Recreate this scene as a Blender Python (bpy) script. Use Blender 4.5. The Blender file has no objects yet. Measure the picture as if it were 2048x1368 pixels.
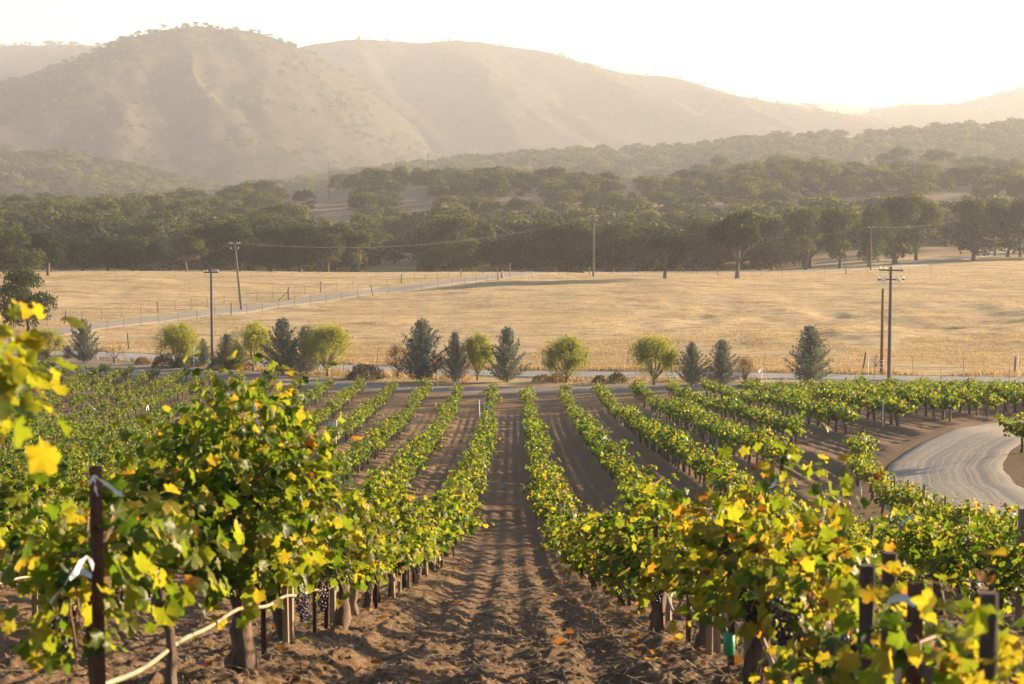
import bpy, bmesh, math, numpy as np
from math import radians as R, sin, cos, tan, atan, pi

# ------------------------------------------------------------------ camera, world, sun, exposure
sc = bpy.context.scene
COL = sc.collection
F_PX = 3982.0                      # focal length in pixels of the 2048 wide frame (70 mm lens)
PITCH = atan(354 / F_PX)
SUN_EL, SUN_AZ = R(11), R(63)     # azimuth measured clockwise from the view direction

cam_d = bpy.data.cameras.new("camera"); cam = bpy.data.objects.new("camera", cam_d); COL.objects.link(cam)
cam_d.lens = 70; cam_d.sensor_width = 36; cam_d.clip_start = 0.1; cam_d.clip_end = 20000
cam.location = (0, 0, 0); cam.rotation_euler = (pi / 2 - PITCH, 0, 0)
cam_d.dof.use_dof = True; cam_d.dof.focus_distance = 40; cam_d.dof.aperture_fstop = 7.0
sc.camera = cam

world = bpy.data.worlds.new("World"); sc.world = world; world.use_nodes = True
wn = world.node_tree.nodes; wl = world.node_tree.links
sky = wn.new("ShaderNodeTexSky"); sky.sky_type = 'NISHITA'; sky.sun_disc = False
sky.sun_elevation = SUN_EL; sky.sun_rotation = SUN_AZ
sky.air_density = 0.8; sky.dust_density = 0.4; sky.ozone_density = 1.0
wl.new(sky.outputs[0], wn["Background"].inputs[0]); wn["Background"].inputs[1].default_value = 0.06

sun_d = bpy.data.lights.new("sun", 'SUN'); sun = bpy.data.objects.new("sun", sun_d); COL.objects.link(sun)
sun_d.energy = 5.0; sun_d.angle = R(0.6); sun_d.color = (1.0, 0.74, 0.46)
sun.rotation_euler = (pi / 2 - SUN_EL, 0, pi - SUN_AZ)   # light comes from azimuth SUN_AZ

sc.view_settings.view_transform = 'Standard'; sc.view_settings.look = 'None'
sc.view_settings.exposure = 2.05; sc.view_settings.gamma = 1.0
cy = sc.cycles
cy.max_bounces = 7; cy.diffuse_bounces = 3; cy.glossy_bounces = 2; cy.transmission_bounces = 5; cy.volume_bounces = 1
cy.use_denoising = True
try: cy.denoiser = 'OPENIMAGEDENOISE'
except Exception: pass
cy.use_adaptive_sampling = True; cy.adaptive_threshold = 0.015
cy.sample_clamp_indirect = 6.0

# ------------------------------------------------------------------ helpers
rng = np.random.default_rng(7)

def ray(px, py):
    cx, cyy = (px - 1024) / F_PX, -(py - 684) / F_PX
    return np.array([cx, cyy * sin(PITCH) + cos(PITCH), cyy * cos(PITCH) - sin(PITCH)])

def at_depth(px, py, D):
    d = ray(px, py); return d * (D / d[1])

def hash2(ix, iy, seed):
    n = (ix * 374761393 + iy * 668265263 + seed * 1442695041) & 0xFFFFFFFF
    n = ((n ^ (n >> 13)) * 1274126177) & 0xFFFFFFFF
    return ((n ^ (n >> 16)) & 0xFFFF) / 65535.0

def vnoise(x, y, seed=0):
    x = np.asarray(x, float); y = np.asarray(y, float)
    ix = np.floor(x).astype(np.int64); iy = np.floor(y).astype(np.int64)
    fx = x - ix; fy = y - iy
    fx = fx * fx * (3 - 2 * fx); fy = fy * fy * (3 - 2 * fy)
    a = hash2(ix, iy, seed); b = hash2(ix + 1, iy, seed); c = hash2(ix, iy + 1, seed); d = hash2(ix + 1, iy + 1, seed)
    return (a * (1 - fx) + b * fx) * (1 - fy) + (c * (1 - fx) + d * fx) * fy - 0.5

def fbm(x, y, seed=0, octs=4, gain=0.5):
    s = 0; a = 1.0
    for k in range(octs):
        s = s + a * vnoise(x, y, seed + 17 * k); a *= gain
        x, y = 1.62 * x + 1.17 * y + 3.1, -1.17 * x + 1.62 * y + 7.7
    return s

def sstep(a, b, x):
    t = np.clip((np.asarray(x, float) - a) / (b - a), 0, 1); return t * t * (3 - 2 * t)

class MB:
    """collects vertices, faces and a per-vertex tint, builds one mesh"""
    def __init__(s): s.V = []; s.F = {}; s.T = []; s.n = 0
    def add(s, V, faces, tint=0.0):
        V = np.asarray(V, float).reshape(-1, 3); faces = np.asarray(faces, np.int64)
        s.V.append(V); s.F.setdefault(faces.shape[1], []).append(faces + s.n)
        s.T.append(np.broadcast_to(np.asarray(tint, float), (len(V),)).copy()); s.n += len(V)
        return s
    def arrays(s):
        return (np.concatenate(s.V), {k: np.concatenate(v) for k, v in s.F.items()}, np.concatenate(s.T))
    def merge(s, arr, M=None, loc=(0, 0, 0), dt=0.0):
        V, F, T = arr
        if M is not None: V = V @ np.asarray(M).T
        V = V + np.asarray(loc); n0 = s.n
        s.V.append(V); s.T.append(T + dt); s.n += len(V)
        for k, f in F.items(): s.F.setdefault(k, []).append(f + n0)
    def mesh(s, name, mat, smooth=True):
        V, F, T = s.arrays()
        me = bpy.data.meshes.new(name)
        me.vertices.add(len(V)); me.vertices.foreach_set("co", V.astype(np.float32).ravel())
        loops = np.concatenate([f.ravel() for f in F.values()])
        tot = np.concatenate([np.full(len(f), k) for k, f in F.items()])
        start = np.concatenate([[0], np.cumsum(tot)[:-1]])
        me.loops.add(len(loops)); me.loops.foreach_set("vertex_index", loops.astype(np.int32))
        me.polygons.add(len(tot)); me.polygons.foreach_set("loop_start", start.astype(np.int32))
        me.polygons.foreach_set("loop_total", tot.astype(np.int32))
        me.polygons.foreach_set("use_smooth", np.full(len(tot), smooth))
        at = me.attributes.new("tint", 'FLOAT', 'POINT'); at.data.foreach_set("value", T.astype(np.float32))
        me.update(calc_edges=True); me.validate()
        if mat: me.materials.append(mat)
        return me

def link(name, me, parent=None, loc=(0, 0, 0), rz=0.0, sca=1.0):
    o = bpy.data.objects.new(name, me); COL.objects.link(o)
    o.location = tuple(float(v) for v in loc); o.rotation_euler = (0, 0, rz)
    o.scale = (sca,) * 3 if np.isscalar(sca) else tuple(sca)
    if parent: o.parent = parent
    return o

def thing(name, label, cat, loc=(0, 0, 0), rz=0.0, sca=1.0, group=None, me=None):
    o = link(name, me, None, loc, rz, sca); o["label"] = label; o["category"] = cat
    if group: o["group"] = group
    return o

def structure(name, me, kind="structure", label=None, cat=None):
    o = link(name, me); o["kind"] = kind
    if label: o["label"] = label
    if cat: o["category"] = cat
    return o

def tube(pts, rad, sides=8, rough=0.0, seed=0, cap=True):
    pts = np.asarray(pts, float); n = len(pts); rad = np.broadcast_to(np.asarray(rad, float), (n,))
    t = np.gradient(pts, axis=0); t /= np.linalg.norm(t, axis=1)[:, None] + 1e-9
    ref = np.where(np.abs(t[:, 2:3]) > 0.9, np.array([[1.0, 0, 0]]), np.array([[0, 0, 1.0]]))
    if np.any(np.abs(t[:, 2]) > 0.9): ref = np.tile([[0.9, 0.43, 0.05]], (n, 1))
    u = np.cross(t, ref); u /= np.linalg.norm(u, axis=1)[:, None] + 1e-9; v = np.cross(t, u)
    a = np.arange(sides) / sides * 2 * pi
    rr = rad[:, None] * np.ones((1, sides))
    if rough:
        g = np.random.default_rng(seed); rr = rr * (1 + rough * (g.random((n, sides)) - 0.5) + 0.6 * rough * np.sin(a[None] * 3 + g.random() * 6 + np.arange(n)[:, None] * .25))
    P = pts[:, None] + rr[..., None] * (np.cos(a)[None, :, None] * u[:, None] + np.sin(a)[None, :, None] * v[:, None])
    V = P.reshape(-1, 3); i = np.arange(n - 1)[:, None] * sides; j = np.arange(sides)[None]
    f = np.stack([i + j, i + (j + 1) % sides, i + sides + (j + 1) % sides, i + sides + j], -1).reshape(-1, 4)
    if cap:
        V = np.concatenate([V, pts[:1], pts[-1:]]); k = np.arange(sides); c0, c1 = n * sides, n * sides + 1; e = (n - 1) * sides
        f = np.concatenate([f, np.stack([np.full(sides, c0), (k + 1) % sides, k, np.full(sides, c0)], -1)[:, [0, 1, 2, 2]] * 0 + np.stack([(k + 1) % sides, k, np.full(sides, c0), np.full(sides, c0)], -1)]) if False else f
        tri = np.concatenate([np.stack([(k + 1) % sides, k, np.full(sides, c0)], -1), np.stack([e + k, e + (k + 1) % sides, np.full(sides, c1)], -1)])
        return V, f, tri
    return V, f, None

def add_tube(mb, pts, rad, sides=8, rough=0.0, seed=0, tint=0.0):
    V, f, tri = tube(pts, rad, sides, rough, seed); n0 = mb.n
    mb.add(V, f, tint); mb.F.setdefault(3, []).append(tri + n0)
    return mb

def add_box(mb, c, s, tint=0.0, R3=None):
    x, y, z = np.array(s) / 2
    V = np.array([[i * x, j * y, k * z] for k in (-1, 1) for j in (-1, 1) for i in (-1, 1)], float)
    if R3 is not None: V = V @ np.asarray(R3).T
    F = [[0, 2, 3, 1], [4, 5, 7, 6], [0, 1, 5, 4], [2, 6, 7, 3], [0, 4, 6, 2], [1, 3, 7, 5]]
    mb.add(V + np.array(c), F, tint); return mb

def ordinal(n):
    return f"{n}{'th' if 10 <= n % 100 <= 20 else {1: 'st', 2: 'nd', 3: 'rd'}.get(n % 10, 'th')}"
WORDS = "first second third fourth fifth sixth seventh eighth ninth tenth eleventh twelfth thirteenth fourteenth fifteenth sixteenth seventeenth eighteenth nineteenth twentieth".split()

# ------------------------------------------------------------------ materials
def newmat(name):
    m = bpy.data.materials.new(name); m.use_nodes = True
    nt = m.node_tree; b = nt.nodes["Principled BSDF"]; return m, nt, b
def N(nt, typ, **kw):
    n = nt.nodes.new(typ)
    for k, v in kw.items(): setattr(n, k, v)
    return n
def ramp(nt, fac, stops, interp='LINEAR'):
    r = N(nt, "ShaderNodeValToRGB"); r.color_ramp.interpolation = interp
    while len(r.color_ramp.elements) < len(stops): r.color_ramp.elements.new(0.5)
    for e, (p, c) in zip(r.color_ramp.elements, stops): e.position = p; e.color = (*c, 1)
    if fac is not None: nt.links.new(fac, r.inputs[0])
    return r.outputs[0]
def noise(nt, scale, detail=4, rough=0.6, vec=None, sc3=None):
    n = N(nt, "ShaderNodeTexNoise"); n.inputs["Scale"].default_value = scale
    n.inputs["Detail"].default_value = detail; n.inputs["Roughness"].default_value = rough
    if vec is None:
        vec = N(nt, "ShaderNodeNewGeometry").outputs["Position"]
    if sc3:
        mp = N(nt, "ShaderNodeMapping"); mp.inputs["Scale"].default_value = sc3; nt.links.new(vec, mp.inputs[0]); vec = mp.outputs[0]
    nt.links.new(vec, n.inputs["Vector"]); return n.outputs["Fac"]
def mixc(nt, fac, a, b, mode='MIX'):
    m = N(nt, "ShaderNodeMix", data_type='RGBA', blend_type=mode)
    for s, v in ((m.inputs[0], fac), (m.inputs[6], a), (m.inputs[7], b)):
        if hasattr(v, "is_linked") or hasattr(v, "links"): nt.links.new(v, s)
        elif isinstance(v, (int, float)): s.default_value = v
        else: s.default_value = (*v, 1)
    return m.outputs[2]
def math_n(nt, op, a, b=None, c=None):
    m = N(nt, "ShaderNodeMath", operation=op)
    for s, v in zip(m.inputs, (a, b, c)):
        if v is None: continue
        if isinstance(v, (int, float)): s.default_value = v
        else: nt.links.new(v, s)
    return m.outputs[0]
def bump(nt, h, strength, dist, b):
    n = N(nt, "ShaderNodeBump"); n.inputs["Strength"].default_value = strength; n.inputs["Distance"].default_value = dist
    nt.links.new(h, n.inputs["Height"]); nt.links.new(n.outputs[0], b.inputs["Normal"])

def leaf_mat(name, stops, trans=0.45, rough=0.5, spec=0.35, boost=(1.5, 1.45, 0.9), obj_var=0.0):
    m, nt, b = newmat(name)
    a = N(nt, "ShaderNodeAttribute", attribute_name="tint").outputs["Fac"]
    if obj_var:
        r = N(nt, "ShaderNodeObjectInfo").outputs["Random"]
        a = math_n(nt, 'ADD', a, math_n(nt, 'MULTIPLY', math_n(nt, 'SUBTRACT', r, 0.5), obj_var))
    c = ramp(nt, a, stops)
    nt.links.new(c, b.inputs["Base Color"]); b.inputs["Roughness"].default_value = rough
    b.inputs["Specular IOR Level"].default_value = spec
    t = N(nt, "ShaderNodeBsdfTranslucent"); nt.links.new(mixc(nt, 1.0, c, boost, 'MULTIPLY'), t.inputs[0])
    mx = N(nt, "ShaderNodeMixShader"); mx.inputs[0].default_value = trans
    nt.links.new(b.outputs[0], mx.inputs[1]); nt.links.new(t.outputs[0], mx.inputs[2])
    nt.links.new(mx.outputs[0], nt.nodes["Material Output"].inputs[0]); return m

def plain(name, c1, c2, scale=6, rough=0.8, bmp=0.0, bscale=None, sc3=None, vec_obj=True, metal=0.0):
    m, nt, b = newmat(name)
    vec = N(nt, "ShaderNodeTexCoord").outputs["Object"] if vec_obj else None
    f = noise(nt, scale, 5, 0.65, vec, sc3)
    nt.links.new(ramp(nt, f, [(0.3, c1), (0.7, c2)]), b.inputs["Base Color"])
    b.inputs["Roughness"].default_value = rough; b.inputs["Metallic"].default_value = metal
    if bmp: bump(nt, noise(nt, bscale or scale * 3, 4, 0.7, vec, sc3), bmp, 0.02, b)
    return m

M = {}
M["vine"] = leaf_mat("vine_leaf", [(0.0, (0.018, 0.046, 0.005)), (0.35, (0.058, 0.112, 0.010)), (0.6, (0.155, 0.190, 0.018)), (0.78, (0.27, 0.225, 0.022)), (0.9, (0.30, 0.14, 0.02)), (1.0, (0.12, 0.055, 0.022))], 0.62, 0.45, 0.35, (1.75, 1.6, 0.7), 0.12)
M["bark"] = plain("vine_bark", (0.045, 0.030, 0.020), (0.17, 0.115, 0.075), 14, 0.95, 0.9, 30, (1, 1, 0.18))
M["cane"] = plain("vine_cane", (0.12, 0.055, 0.025), (0.22, 0.12, 0.06), 20, 0.7)
M["grape"] = plain("grape_skin", (0.012, 0.010, 0.025), (0.045, 0.035, 0.07), 18, 0.42)
M["oak"] = leaf_mat("oak_leaf", [(0, (0.014, 0.028, 0.005)), (0.5, (0.045, 0.066, 0.012)), (1, (0.16, 0.16, 0.030))], 0.42, 0.6, 0.2, (1.2, 1.25, .8), 0.6)
M["oakbark"] = plain("oak_bark", (0.06, 0.048, 0.038), (0.16, 0.13, 0.10), 3, 0.95, 0.6)
M["cypress"] = leaf_mat("cypress_needles", [(0, (0.065, 0.088, 0.068)), (0.5, (0.145, 0.175, 0.135)), (1, (0.25, 0.27, 0.19))], 0.2, 0.6, 0.2, (1.1, 1.1, 0.9), 0.3)
M["willow"] = leaf_mat("willow_leaf", [(0, (0.12, 0.16, 0.02)), (0.5, (0.26, 0.28, 0.04)), (1, (0.42, 0.38, 0.07))], 0.45, 0.6, 0.2, (1.3, 1.25, 0.8), 0.3)
M["scrub"] = leaf_mat("scrub_leaf", [(0, (0.03, 0.045, 0.015)), (0.5, (0.065, 0.08, 0.03)), (1, (0.15, 0.12, 0.06))], 0.2, 0.7, 0.1, (1.1, 1.1, .8), 0.4)
M["drybrush"] = leaf_mat("dry_leaf", [(0, (0.12, 0.07, 0.04)), (0.5, (0.22, 0.14, 0.07)), (1, (0.36, 0.26, 0.12))], 0.3, 0.8, 0.1, (1.2, 1.1, .8), 0.3)
M["twig"] = plain("twig_bark", (0.10, 0.07, 0.05), (0.2, 0.14, 0.1), 5, 0.9)
M["grass"] = leaf_mat("dry_grass", [(0, (0.24, 0.17, 0.08)), (0.5, (0.42, 0.31, 0.15)), (1, (0.60, 0.47, 0.25))], 0.35, 0.7, 0.15, (1.1, 1.0, .8), 0)
M["weed"] = leaf_mat("weed_leaf", [(0, (0.05, 0.11, 0.02)), (0.5, (0.22, 0.20, 0.07)), (1, (0.42, 0.30, 0.14))], 0.35, 0.7, 0.15, (1.1, 1.0, .8), 0)
M["wood"] = plain("weathered_wood", (0.16, 0.105, 0.06), (0.36, 0.26, 0.16), 12, 0.9, 0.5, 30, (1, 1, 0.08))
M["pole"] = plain("pole_wood", (0.08, 0.065, 0.05), (0.19, 0.155, 0.12), 5, 0.9, 0.4, 12, (1, 1, 0.05))
M["redpole"] = plain("creosoted_pole", (0.17, 0.065, 0.02), (0.30, 0.12, 0.04), 5, 0.85, 0.4, 12, (1, 1, 0.05))
M["darkwood"] = plain("dark_post_wood", (0.035, 0.024, 0.017), (0.12, 0.085, 0.06), 9, 0.95, 0.8, 26, (1, 1, 0.1))
M["rust"] = plain("rusted_steel", (0.035, 0.016, 0.012), (0.11, 0.04, 0.025), 25, 0.75, 0.3)
M["steel"] = plain("grey_steel", (0.10, 0.09, 0.08), (0.2, 0.18, 0.16), 25, 0.6)
M["white"] = plain("white_plastic", (0.66, 0.65, 0.62), (0.84, 0.83, 0.80), 8, 0.5)
M["tape"] = plain("silver_tape", (0.42, 0.47, 0.56), (0.66, 0.69, 0.73), 9, 0.3)
M["hose"] = plain("drip_hose", (0.22, 0.16, 0.10), (0.40, 0.31, 0.20), 7, 0.6)
M["green"] = plain("green_tie", (0.01, 0.22, 0.10), (0.03, 0.36, 0.17), 9, 0.5)
M["wire"] = plain("line_wire", (0.10, 0.09, 0.08), (0.2, 0.18, 0.16), 3, 0.6)
M["porcelain"] = plain("porcelain", (0.7, 0.68, 0.64), (0.9, 0.89, 0.86), 3, 0.2)
M["clod"] = plain("soil_clod", (0.11, 0.07, 0.043), (0.26, 0.18, 0.115), 22, 0.95, 0.6)
M["straw"] = plain("straw", (0.30, 0.21, 0.11), (0.55, 0.42, 0.24), 9, 0.8)

def ground_mat():
    m, nt, b = newmat("ground_cover")
    s = N(nt, "ShaderNodeAttribute", attribute_name="tint").outputs["Fac"]
    n1 = noise(nt, 0.9, 6, 0.7); n2 = noise(nt, 14, 5, 0.75); n3 = noise(nt, 75, 3, 0.7)
    soil = ramp(nt, n2, [(0.30, (0.114, 0.068, 0.036)), (0.52, (0.200, 0.126, 0.067)), (0.75, (0.32, 0.22, 0.13))])
    soil = mixc(nt, math_n(nt, 'MULTIPLY', ramp(nt, n3, [(0.60, (0, 0, 0)), (0.74, (1, 1, 1))]), 0.55), soil, (0.34, 0.25, 0.15))
    soil = mixc(nt, ramp(nt, n1, [(0.4, (0, 0, 0)), (0.75, (0.5, 0.5, 0.5))]), soil, (0.23, 0.165, 0.11))
    g1 = noise(nt, 0.055, 6, 0.65); g2 = noise(nt, 0.9, 6, 0.75, None, (0.6, 0.9, 1)); g3 = noise(nt, 0.22, 5, 0.7, None, (0.45, 1.3, 1))
    gr = ramp(nt, g2, [(0.28, (0.28, 0.20, 0.107)), (0.5, (0.52, 0.39, 0.205)), (0.72, (0.71, 0.56, 0.32))])
    gr = mixc(nt, ramp(nt, g1, [(0.48, (0, 0, 0)), (0.70, (0.75, 0.75, 0.75))]), gr, (0.33, 0.28, 0.15))
    gr = mixc(nt, ramp(nt, g3, [(0.50, (0, 0, 0)), (0.66, (0.95, 0.95, 0.95))]), gr, (0.27, 0.175, 0.10))
    c = mixc(nt, s, gr, soil)
    nt.links.new(c, b.inputs["Base Color"]); b.inputs["Roughness"].default_value = 0.95; b.inputs["Specular IOR Level"].default_value = 0.15
    h = math_n(nt, 'ADD', math_n(nt, 'MULTIPLY', noise(nt, 30, 5, 0.75), s), math_n(nt, 'MULTIPLY', noise(nt, 2.2, 5, 0.75), math_n(nt, 'MULTIPLY', math_n(nt, 'SUBTRACT', 1.0, s), 6.0)))
    bump(nt, h, 1.0, 0.045, b); return m
M["ground"] = ground_mat()

def road_mat(name, c1, c2, c3, streak=True):
    m, nt, b = newmat(name)
    t = N(nt, "ShaderNodeAttribute", attribute_name="tint").outputs["Fac"]     # across the road, 0..1: wheel tracks polish the dust
    n = noise(nt, 1.2, 6, 0.7); n2 = noise(nt, 12, 5, 0.75)
    w = math_n(nt, 'ADD', math_n(nt, 'MULTIPLY', t, 9.0), math_n(nt, 'MULTIPLY', noise(nt, 0.12, 2, 0.5), 3.0))
    st = N(nt, "ShaderNodeTexNoise", noise_dimensions='1D'); st.inputs["Scale"].default_value = 1.6; st.inputs["Detail"].default_value = 4
    nt.links.new(w, st.inputs["W"])
    f = math_n(nt, 'ADD', math_n(nt, 'MULTIPLY', st.outputs["Fac"], 0.6 if streak else 0.15), math_n(nt, 'MULTIPLY', n, 0.4 if streak else 0.85))
    c = ramp(nt, f, [(0.35, c1), (0.5, c2), (0.62, c3)])
    c = mixc(nt, ramp(nt, n2, [(0.55, (0, 0, 0)), (0.8, (0.4, 0.4, 0.4))]), c, c1)
    nt.links.new(c, b.inputs["Base Color"]); b.inputs["Roughness"].default_value = 0.92; b.inputs["Specular IOR Level"].default_value = 0.2
    bump(nt, math_n(nt, 'ADD', n2, math_n(nt, 'MULTIPLY', st.outputs["Fac"], 1.5 if streak else 0.3)), 0.5, 0.03, b); return m
M["dirtroad"] = road_mat("dusty_road", (0.30, 0.255, 0.20), (0.345, 0.295, 0.235), (0.39, 0.335, 0.265))
M["track"] = road_mat("packed_track", (0.17, 0.14, 0.115), (0.23, 0.195, 0.16), (0.30, 0.255, 0.21))
M["gravel"] = road_mat("grey_road", (0.25, 0.24, 0.225), (0.31, 0.30, 0.285), (0.38, 0.365, 0.34), False)

def hill_mat(name, dry, seed):
    m, nt, b = newmat(name)
    n1 = noise(nt, 0.006, 7, 0.62); n2 = noise(nt, 0.05, 5, 0.75); n3 = noise(nt, 0.018, 5, 0.7)
    ch = ramp(nt, n2, [(0.3, (0.036, 0.033, 0.025)), (0.55, (0.066, 0.058, 0.042)), (0.75, (0.105, 0.088, 0.062))])
    gr = ramp(nt, n3, [(0.3, (0.12, 0.095, 0.065)), (0.7, (0.20, 0.16, 0.105))])
    f = ramp(nt, math_n(nt, 'ADD', math_n(nt, 'MULTIPLY', n1, 0.6), math_n(nt, 'MULTIPLY', n3, 0.4)), [(0.62 - dry, (0, 0, 0)), (0.70 - dry, (1, 1, 1))])
    nt.links.new(mixc(nt, f, ch, gr), b.inputs["Base Color"]); b.inputs["Roughness"].default_value = 1.0
    b.inputs["Specular IOR Level"].default_value = 0.0
    bump(nt, n2, .5, 5.0, b); return m

# ------------------------------------------------------------------ terrain
PY = [-60, -15, 0, 5.3, 10.3, 13.1, 18.75, 27.8, 39, 56, 77, 90, 120, 150, 165, 185, 210, 250, 280, 308, 325, 350, 380, 450, 500, 600, 700, 760, 900, 1200, 9000]
PZ = [-.9, -1.2, -1.45, -1.95, -2.68, -3.22, -4.30, -6.0, -7.95, -10.4, -12.5, -13.7, -16.1, -17.6, -18.1, -18.4, -18.4, -18.2, -17.8, -17.2, -17.4, -18.9, -20.5, -22, -20, -14, -9.8, -10, -18, -22, -22]
PZR = [-.9, -1.2, -1.45, -1.95, -2.68, -3.22, -4.30, -6.0, -7.95, -10.4, -12.5, -13.7, -16.1, -17.6, -18.1, -18.3, -18.1, -17.8, -17.4, -17.0, -17.2, -18.4, -19.0, -19.2, -18.5, -13, -7.5, -6, -3, -6, -22]
def prof(y, tab):
    s = 0
    for k, w in ((-1, .15), (-.5, .2), (0, .3), (.5, .2), (1, .15)): s = s + w * np.interp(y + k * (0.055 * np.abs(y) + .5), PY, tab)
    return s
def H(x, y):
    x = np.asarray(x, float); y = np.asarray(y, float)
    w = sstep(35, 95, x - 0.02 * np.clip(y - 300, 0, 500))
    z = prof(y, PZ) * (1 - w) + prof(y, PZR) * w
    z = z + 0.12 * np.clip(x, 0, 18) * sstep(36, 74, y) * (1 - 0.72 * sstep(100, 152, y)) * (1 - sstep(185, 260, y))
    z = z - 8.5 * sstep(-20, -190, x) * sstep(480, 650, y) * (1 - sstep(900, 1200, y))
    far = sstep(170, 230, y)
    z = z + far * (1.3 * vnoise(x / 70, y / 70, 3) + 0.85 * vnoise(x / 23, y / 23, 5) + 0.36 * vnoise(x / 8, y / 8, 9) + 0.12 * vnoise(x / 2.7, y / 2.7, 10)) * (1 - 0.5 * sstep(290, 305, y) * (1 - sstep(330, 360, y)))
    swl = sstep(190, 205, y) * (1 - sstep(245, 268, y)) * sstep(8, 26, x)  # extra bumps shaped to darken the field's right side under the low sun
    z = z + swl * (0.9 * vnoise(x / 12, y / 14, 23) + 0.42 * vnoise(x / 4.4, y / 5.5, 25) + 0.22 * vnoise(x / 1.9, y / 2.2, 27))
    z = z + sstep(430, 560, y) * (5 * vnoise(x / 55, y / 90, 13) + 2 * vnoise(x / 21, y / 30, 15))
    return z
def hit(px, py, t0=2.0, t1=1500.0):
    d = ray(px, py); t = t0
    while t < t1:
        p = d * t
        if p[2] < H(p[0], p[1]):
            a, b = t / 1.01, t
            for _ in range(24):
                m = (a + b) / 2; p = d * m
                if p[2] < H(p[0], p[1]): b = m
                else: a = m
            return d * b
        t *= 1.01
    return d * t

def polyline(pts, step):
    pts = np.asarray(pts, float); d = np.r_[0, np.cumsum(np.linalg.norm(np.diff(pts[:, :2], axis=0), axis=1))]
    n = max(8, int(d[-1] / step)); s = np.linspace(0, d[-1], n)
    out = np.stack([np.interp(s, d, pts[:, k]) for k in range(pts.shape[1])], 1)
    k = max(1, int(n * 0.04))
    for _ in range(3):                                    # round the corners
        pad = np.concatenate([np.repeat(out[:1], k, 0), out, np.repeat(out[-1:], k, 0)])
        out = np.stack([np.convolve(pad[:, c], np.ones(2 * k + 1) / (2 * k + 1), 'valid') for c in range(out.shape[1])], 1)
    return out
def pline_dist(x, y, P):
    """distance to a polyline minus its local half width (P columns: x, y, width)"""
    best = np.full(x.shape, 1e9)
    for a, b in zip(P[:-1], P[1:]):
        d = b[:2] - a[:2]; L = d @ d + 1e-9
        t = np.clip(((x - a[0]) * d[0] + (y - a[1]) * d[1]) / L, 0, 1)
        best = np.minimum(best, np.hypot(x - a[0] - t * d[0], y - a[1] - t * d[1]) - (a[2] + (b[2] - a[2]) * t) / 2)
    return best

def g2(px, py): p = hit(px, py); return p[0], p[1]
hair = [(*g2(px, py), w) for px, py, w in ((2260, 838, 6.5), (2150, 846, 6.5), (2048, 858, 6), (1960, 878, 5), (1898, 912, 4.3), (1880, 948, 4.0), (1905, 992, 4.8), (1980, 1026, 5.8), (2080, 1052, 6.5), (2220, 1082, 5.5))]
ROAD_HAIR = polyline(hair, .8)
ROAD_T1 = polyline([(*g2(px, py), w) for px, py, w in ((-160, 716, 10), (0, 724, 12), (150, 733, 13), (300, 741, 12), (450, 752, 10), (600, 765, 8), (750, 775, 7), (900, 781, 6), (1050, 781, 6), (1200, 779, 6), (1400, 774, 6), (1700, 772, 6), (2048, 776, 6), (2250, 780, 6))], 2.0)
ROAD_T2 = polyline([(*g2(px, py), w) for px, py, w in ((-160, 699, 6), (60, 705, 6), (200, 710, 6), (330, 716, 6), (500, 726, 6), (700, 737, 6), (850, 743, 6), (1000, 747, 6), (1200, 750, 6), (1400, 752, 6), (1600, 754, 6), (1800, 757, 6), (2048, 762, 6), (2250, 766, 6))], 2.0)
ROAD_T3 = polyline([(*g2(px, py), 5.5) for px, py in ((-120, 694), (40, 678), (130, 663), (240, 647), (360, 634), (480, 619), (620, 601), (750, 585), (860, 571), (940, 560))] + [(-2, 306, 5.5), (6, 325, 5.5)], 3.0)
ROAD_T4 = polyline([(x, y, 5.0) for x, y in ((6, 325), (25, 340), (46, 340), (60, 350), (80, 385), (91, 405), (109, 440), (128, 480), (150, 540))], 3.0)

S_ROW = 2.6
ROWS = {}
for k in range(1, 17): ROWS[-k] = -(1.45 + S_ROW * (k - 1))
for k in range(1, 17): ROWS[k] = 1.15 + S_ROW * (k - 1)
def vine_end(x): return np.where(x < 0, 151 - 0.66 * x - 1.0 * sstep(0, -6, x), 150 - 0.22 * np.clip(x, 0, 16) + 0.0 * x)

def soil_detail(x, y):
    far = 1 - sstep(120, 150, y)
    row = np.mod(x - 1.15 + S_ROW / 2, S_ROW) - S_ROW / 2
    wob = 0.05 * vnoise(x * 0 + 3.3, y * 0.8, 21)
    berm = 0.12 * np.exp(-((row + wob) / 0.42) ** 2) - 0.09
    a = row - np.sign(row) * S_ROW / 2
    fur = 0.040 * np.cos(2 * pi * (a + wob) / 0.47) * (np.abs(a) < 0.95) * (0.6 + 0.8 * vnoise(x * .6, y * .5, 31))
    disk = 0.006 * np.cos(2 * pi * (y + 0.15 * np.sin(a * 3)) / 0.62) * sstep(25, 60, y)
    near = 1 - sstep(14, 60, y)
    z = berm + fur + disk
    z = z + 0.03 * vnoise(x * 1.6, y * 1.6, 41) + 0.022 * vnoise(x * 4, y * 4, 43)
    cl = vnoise(x * 9, y * 9, 45) + 0.5; z = z + near * 0.050 * (1 - np.abs(2 * cl - 1)) ** 2 * cl
    z = z + near * 0.045 * vnoise(x * 7, y * 1.5, 44)
    cl = vnoise(x * 19 + 5, y * 19, 47) + 0.5; z = z + near * 0.060 * (1 - np.abs(2 * cl - 1)) * cl * cl
    z = z + (1 - sstep(10, 30, y)) * 0.030 * vnoise(x * 42, y * 42, 49)
    return z * far

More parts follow.
